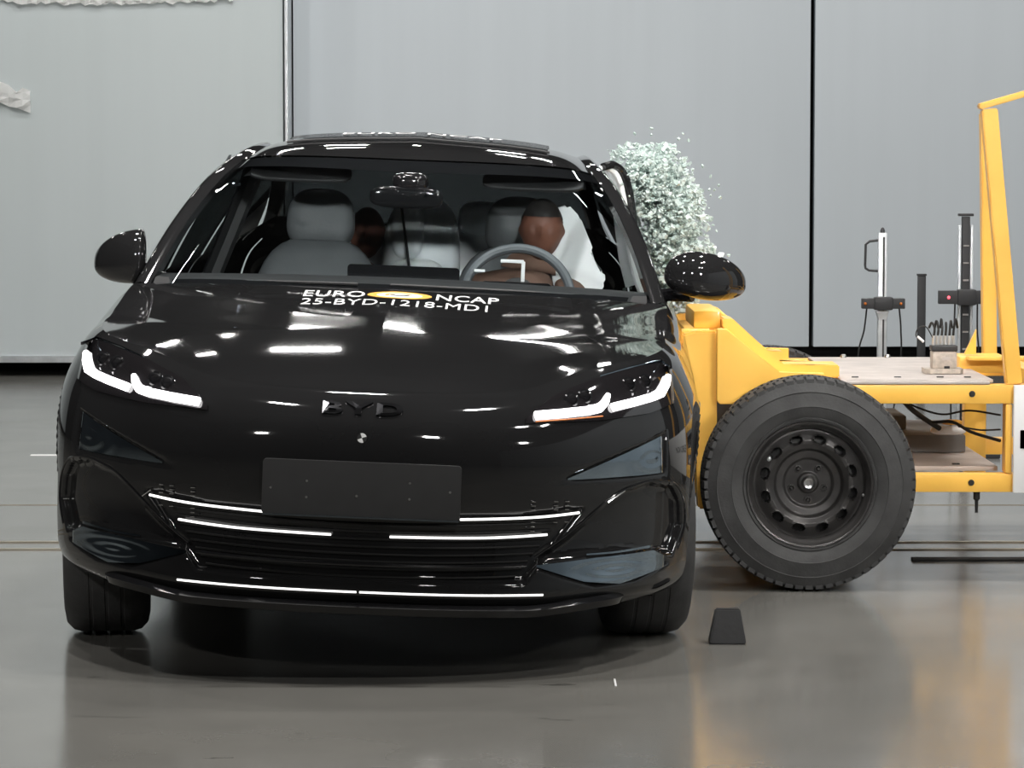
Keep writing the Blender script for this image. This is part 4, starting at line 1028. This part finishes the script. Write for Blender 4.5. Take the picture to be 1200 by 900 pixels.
# trolley wheels
def trolley_wheel(loc, out):
    """out = -1: outer face towards the camera"""
    R_ = .345; root = empty('wheel', Vector(loc) - Vector(tr.location)); root.parent = tr
    if out > 0: root.rotation_euler = (0, 0, pi)
    pr = [(.196, -.075), (.205, -.088), (.212, -.091), (.216, -.088), (.222, -.094), (.250, -.103), (.252, -.106), (.256, -.104), (.285, -.103), (.296, -.100), (.299, -.102), (.303, -.098), (.322, -.092), (.333, -.082),
          (.338, -.03), (.338, .03), (.333, .082), (.303, .10), (.256, .105), (.212, .095), (.196, .08)]
    bm = bmesh.new(); addlathe(bm, pr, 96, 'y'); finish('tyre', bm, M['tyre'], root)
    bm = bmesh.new(); n = 64
    for k in range(n):
        a = 2 * pi * k / n; w_ = 2 * pi / n * .74
        for (ya, yb, dd) in ((-.088, -.050, 0), (-.044, -.004, .5), (.004, .044, 0), (.050, .088, .5)):
            a1 = a + dd * 2 * pi / n
            vs = []
            for r in (.326, R_):
                for y in (ya, yb):
                    rr = r - (.006 if abs(y) > .08 and r > .33 else 0)
                    for q in (a1 - w_ / 2, a1 + w_ / 2): vs.append(bm.verts.new((rr * cos(q), y, rr * sin(q))))
            for f in ((0, 1, 3, 2), (4, 6, 7, 5), (0, 4, 5, 1), (2, 3, 7, 6), (0, 2, 6, 4), (1, 5, 7, 3)): bm.faces.new([vs[i] for i in f])
    finish('tread', bm, M['tyre'], root, smooth=False, kind='stuff')
    # rim barrel + flange
    bm = bmesh.new(); addlathe(bm, [(.206, -.084), (.202, -.092), (.196, -.090), (.192, -.078), (.186, -.070), (.180, -.060), (.176, -.030), (.170, .02), (.176, .07), (.20, .085)], 96, 'y'); finish('rim', bm, M['rim'], root)
    # dished disc with twelve vent holes
    bm = bmesh.new(); NR, NA = 60, 240
    rr = np.linspace(0, .180, NR); base = np.interp(rr, [0, .030, .034, .075, .082, .105, .112, .128, .140, .160, .172, .180], [-.030, -.030, -.020, -.020, -.030, -.034, -.052, -.062, -.062, -.052, -.045, -.045])
    V = []
    hole = {}
    for i, r in enumerate(rr):
        row = []
        for k in range(NA):
            a = 2 * pi * k / NA; y = base[i]
            for h in range(12):
                ha = radians(17 + 30 * h); da = (a - ha + pi) % (2 * pi) - pi
                q = ((r - .145) / .0125) ** 2 + (da * .145 / .0185) ** 2
                if q < 1: y += .030; hole[(i, k)] = 1
                elif q < 1.7: y -= .0025
            row.append(bm.verts.new((r * cos(a), y, r * sin(a))) if i or k == 0 else None)
        V.append(row)
    for i in range(NR - 1):
        for k in range(NA):
            k2 = (k + 1) % NA
            f = bm.faces.new([V[0][0], V[1][k], V[1][k2]]) if i == 0 else bm.faces.new([V[i][k], V[i + 1][k], V[i + 1][k2], V[i][k2]])
            if (i, k) in hole: f.material_index = 1  # shallow pits blackened to read as the shade inside open holes
    disc = finish('wheel_disc', bm, [M['rim'], M['ink']], root, angle=50)
    bm = bmesh.new(); addlathe(bm, [(0, -.034), (.009, -.034), (.010, -.046), (.016, -.048), (.021, -.040), (.022, -.026)], 28, 'y'); finish('hub_cap', bm, M['steel'], root, label='bare steel hub end')
    for k in range(5):
        a = radians(-90 + 72 * k); c_ = (.056 * cos(a), 0, .056 * sin(a) * 1.0)
        bm = bmesh.new(); addlathe(bm, [(.013, -.019), (.012, -.024), (.008, -.0245)], 20, 'y', c_); addlathe(bm, [(0, -.030), (.005, -.030), (.0075, -.024), (.0075, -.019)], 6, 'y', c_); finish('wheel_bolt', bm, M['rim'], root)
    for a in (148, 172):
        bm = bmesh.new(); a_ = radians(a); bmesh.ops.create_uvsphere(bm, u_segments=12, v_segments=8, radius=.0085, matrix=Matrix.Translation((.150 * cos(a_), -.056, .150 * sin(a_))) @ Matrix.Diagonal((1, .5, 1, 1))); finish('balance_weight', bm, M['alu'], root) if a == 148 else bm.free()
    bm = bmesh.new(); bmesh.ops.create_uvsphere(bm, u_segments=10, v_segments=6, radius=.005, matrix=Matrix.Translation((.172, -.078, -.035))); finish('valve', bm, M['steel'], root)
for (x, y, o_) in ((.955, 10.38, -1), (.955, 12.02, 1), (3.05, 10.38, -1), (3.05, 12.02, 1)): trolley_wheel((x, y, .346), o_)
for x in (.955, 3.05):
    bm = bmesh.new(); addtube(bm, [(x, 10.45, .338), (x, 11.95, .338)], .035, 12); tf('axle', bm, M['dark'])
    bm = bmesh.new(); addbox(bm, (x, 11.2, .42), (.12, 1.2, .12), bev=.005); tf('axle_mount', bm, M['yellow'])

# data logger on the deck
lg = empty('data_logger', (1.445, 10.82, .67), label='small beige sensor box with a bundle of black cable plugs, standing on the trolley deck', cat='logger')
def lf(name, bm, m):
    return finish(name, bm, m, lg)
bm = bmesh.new(); addprism(bm, [(-.062, -.04), (-.045, -.055), (.055, -.055), (.066, -.04), (.066, .05), (-.062, .05)], 'z', 0, .016); lf('foot', bm, M['box'])
bm = bmesh.new(); addbox(bm, (.005, 0, .045), (.082, .07, .058), bev=.006); lf('housing', bm, M['box'])
bm = bmesh.new(); addbox(bm, (.005, 0, .084), (.086, .074, .018), bev=.003); lf('dark_band', bm, M['dark'])
bm = bmesh.new(); addbox(bm, (.012, -.0365, .020), (.018, .004, .009)); lf('port', bm, M['ink'])
bm = bmesh.new(); addbox(bm, (.010, -.0355, .050), (.026, .002, .010)); lf('label_plate', bm, M['deck'])
for k in range(6):
    x = -.028 + k * .013; bm = bmesh.new(); addlathe(bm, [(0, .125), (.0055, .125), (.0055, .094), (0, .094)], 10, 'z', (x, 0, 0)); lf('plug', bm, M['alu'])
    bm = bmesh.new(); addtube(bm, [(x, 0, .122), (x + .002, .0, .150), (x - .006 + .003 * k, .01, .168 + .006 * (k % 3)), (x - .012 + .006 * k, .03, .150)], .0042, 7, n=14); lf('plug_cable', bm, M['cable'])
bm = bmesh.new(); addtube(bm, [(-.030, 0, .115), (-.055, .0, .155), (-.080, .0, .150), (-.088, .0, .125), (-.070, 0, .105)], .002, 6, n=20); lf('loop_cable', bm, M['cable'])
bm = bmesh.new(); addtube(bm, [(-.083, 0, .122), (-.062, 0, .104)], .0045, 8); lf('white_plug', bm, M['white'])

# ------------------------------------------------------------------ gate stands behind the trolley
def stand(x, y, zt, mt, lab, arm, half, handle, led):
    root = empty('light_gate_stand', (x, y, 0), label=lab, cat='stand', group=None)
    f = lambda n, bm, m, **k: finish(n, bm, m, root, **k)
    if handle:
        bm = bmesh.new(); addbox(bm, (0, 0, zt / 2 + .01), (.042, .042, zt - .02), bev=.004); f('pole', bm, M['alu'])
        bm = bmesh.new(); addbox(bm, (.004, -.023, zt / 2 + .02), (.008, .003, zt - .08)); f('pole_scale', bm, M['ink'] if False else M['dark'])
        bm = bmesh.new(); addlathe(bm, [(0, .026), (.006, .022), (.011, .01), (.011, 0)], 12, 'z', (0, 0, zt)); f('pole_cap', bm, M['dark'])
        bm = bmesh.new(); addtube(bm, [(-.02, 0, zt - .035), (-.060, 0, zt - .040), (-.078, 0, zt - .055), (-.080, 0, zt - .15), (-.078, 0, zt - .165), (-.062, 0, zt - .175), (-.02, 0, zt - .178)], .006, 8); f('handle', bm, M['dark'])
    else:
        bm = bmesh.new(); addbox(bm, (0, 0, zt / 2), (.036, .04, zt), bev=.003); f('pole', bm, M['dark'])
        for sx in (-.028, .028): bm = bmesh.new(); addbox(bm, (sx, 0, zt / 2 - .02), (.013, .03, zt - .04), bev=.002); f('side_rail', bm, M['alu'])
        bm = bmesh.new(); addbox(bm, (0, 0, zt + .008), (.068, .05, .012), bev=.002); f('pole_cap', bm, M['dark'])
        for k in range(12): bm = bmesh.new(); addbox(bm, (0, -.0215, .10 + k * .08), (.026, .003, .008)); f('rack_tooth', bm, M['steel'])
    bm = bmesh.new(); addbox(bm, (.0, -.045, arm), (2 * half, .045, .048 if handle else .062), bev=.004); f('sensor_bar', bm, M['dark'])
    bm = bmesh.new(); addbox(bm, (.0, -.045, arm), (.09, .06, .062 if handle else .075), bev=.012); f('clamp', bm, M['dark'])
    if handle:
        bm = bmesh.new(); addprism(bm, [(-.03, arm - .035), (.03, arm - .035), (.018, arm - .075), (-.018, arm - .075)], 'y', -.03, .03); f('collar', bm, M['alu'], smooth=False)
    for lx in led:
        bm = bmesh.new(); bmesh.ops.create_uvsphere(bm, u_segments=12, v_segments=8, radius=.007, matrix=Matrix.Translation((lx, -.069, arm))); f('red_lamp', bm, M['red'] if not handle else M['amber'])
    for sx in (-1, 1):
        if handle: pts = [(sx * half * .75, -.04, arm - .02), (sx * half * .85, -.03, arm - .12), (sx * (half * 1.1 if sx < 0 else half * .85), -.02, arm - .28), (sx * .04, 0, .1)]
        else: pts = [(sx * half * .4, -.04, arm - .03), (sx * half * .42, -.03, arm - .16), (sx * half * .5, -.02, arm - .3), (sx * .06, 0, .1)]
        bm = bmesh.new(); addtube(bm, pts, .004, 6, n=24); f('cable', bm, M['cable'])
    bm = bmesh.new(); addbox(bm, (0, 0, .012), (.30, .30, .022), bev=.004); f('base_plate', bm, M['dark'])
stand(1.722, 15, 1.040, 'alu', 'slim silver sensor stand with black loop handle behind the trolley deck', .713, .10, True, (-.085, .080))
stand(2.108, 15, 1.115, 'dark', 'tall black and silver sensor stand behind the tilted yellow post', .742, .13, False, (-.085,))
bm = bmesh.new(); addbox(bm, (0, 0, .34), (.048, .04, .655), bev=.004); po = empty('guide_post', (2.49, 19.6, 0), label='short dark post standing between the two sensor stands near the rear partition', cat='post')
finish('post_tube', bm, M['dark'], po)
bm = bmesh.new(); addbox(bm, (0, 0, .008), (.20, .20, .014)); finish('post_foot', bm, M['dark'], po, smooth=False)
bm = bmesh.new(); addbox(bm, (0, 0, .674), (.056, .046, .012), bev=.002); finish('post_cap', bm, M['dark'], po)

# black rubber wedge on the floor, right of the car's front wheel
bm = bmesh.new()
lo = [(-.053, -.03, 0), (.053, -.035, 0), (.053, .05, 0), (-.053, .05, 0)]; hi = [(-.034, .0, .098), (.037, -.004, .098), (.037, .03, .098), (-.034, .03, .098)]
a = [bm.verts.new(p) for p in lo]; b = [bm.verts.new(p) for p in hi]; bm.faces.new(a[::-1]); bm.faces.new(b)
for i in range(4): bm.faces.new([a[i], a[(i + 1) % 4], b[(i + 1) % 4], b[i]])
bmesh.ops.bevel(bm, geom=bm.edges[:], offset=.004, segments=2, affect='EDGES')
wd = finish('rubber_block', bm, M['rubber'], label='small black rubber wedge block on the floor in front of the trolley wheel', cat='block'); wd.location = (.619, 9.20, .0005)
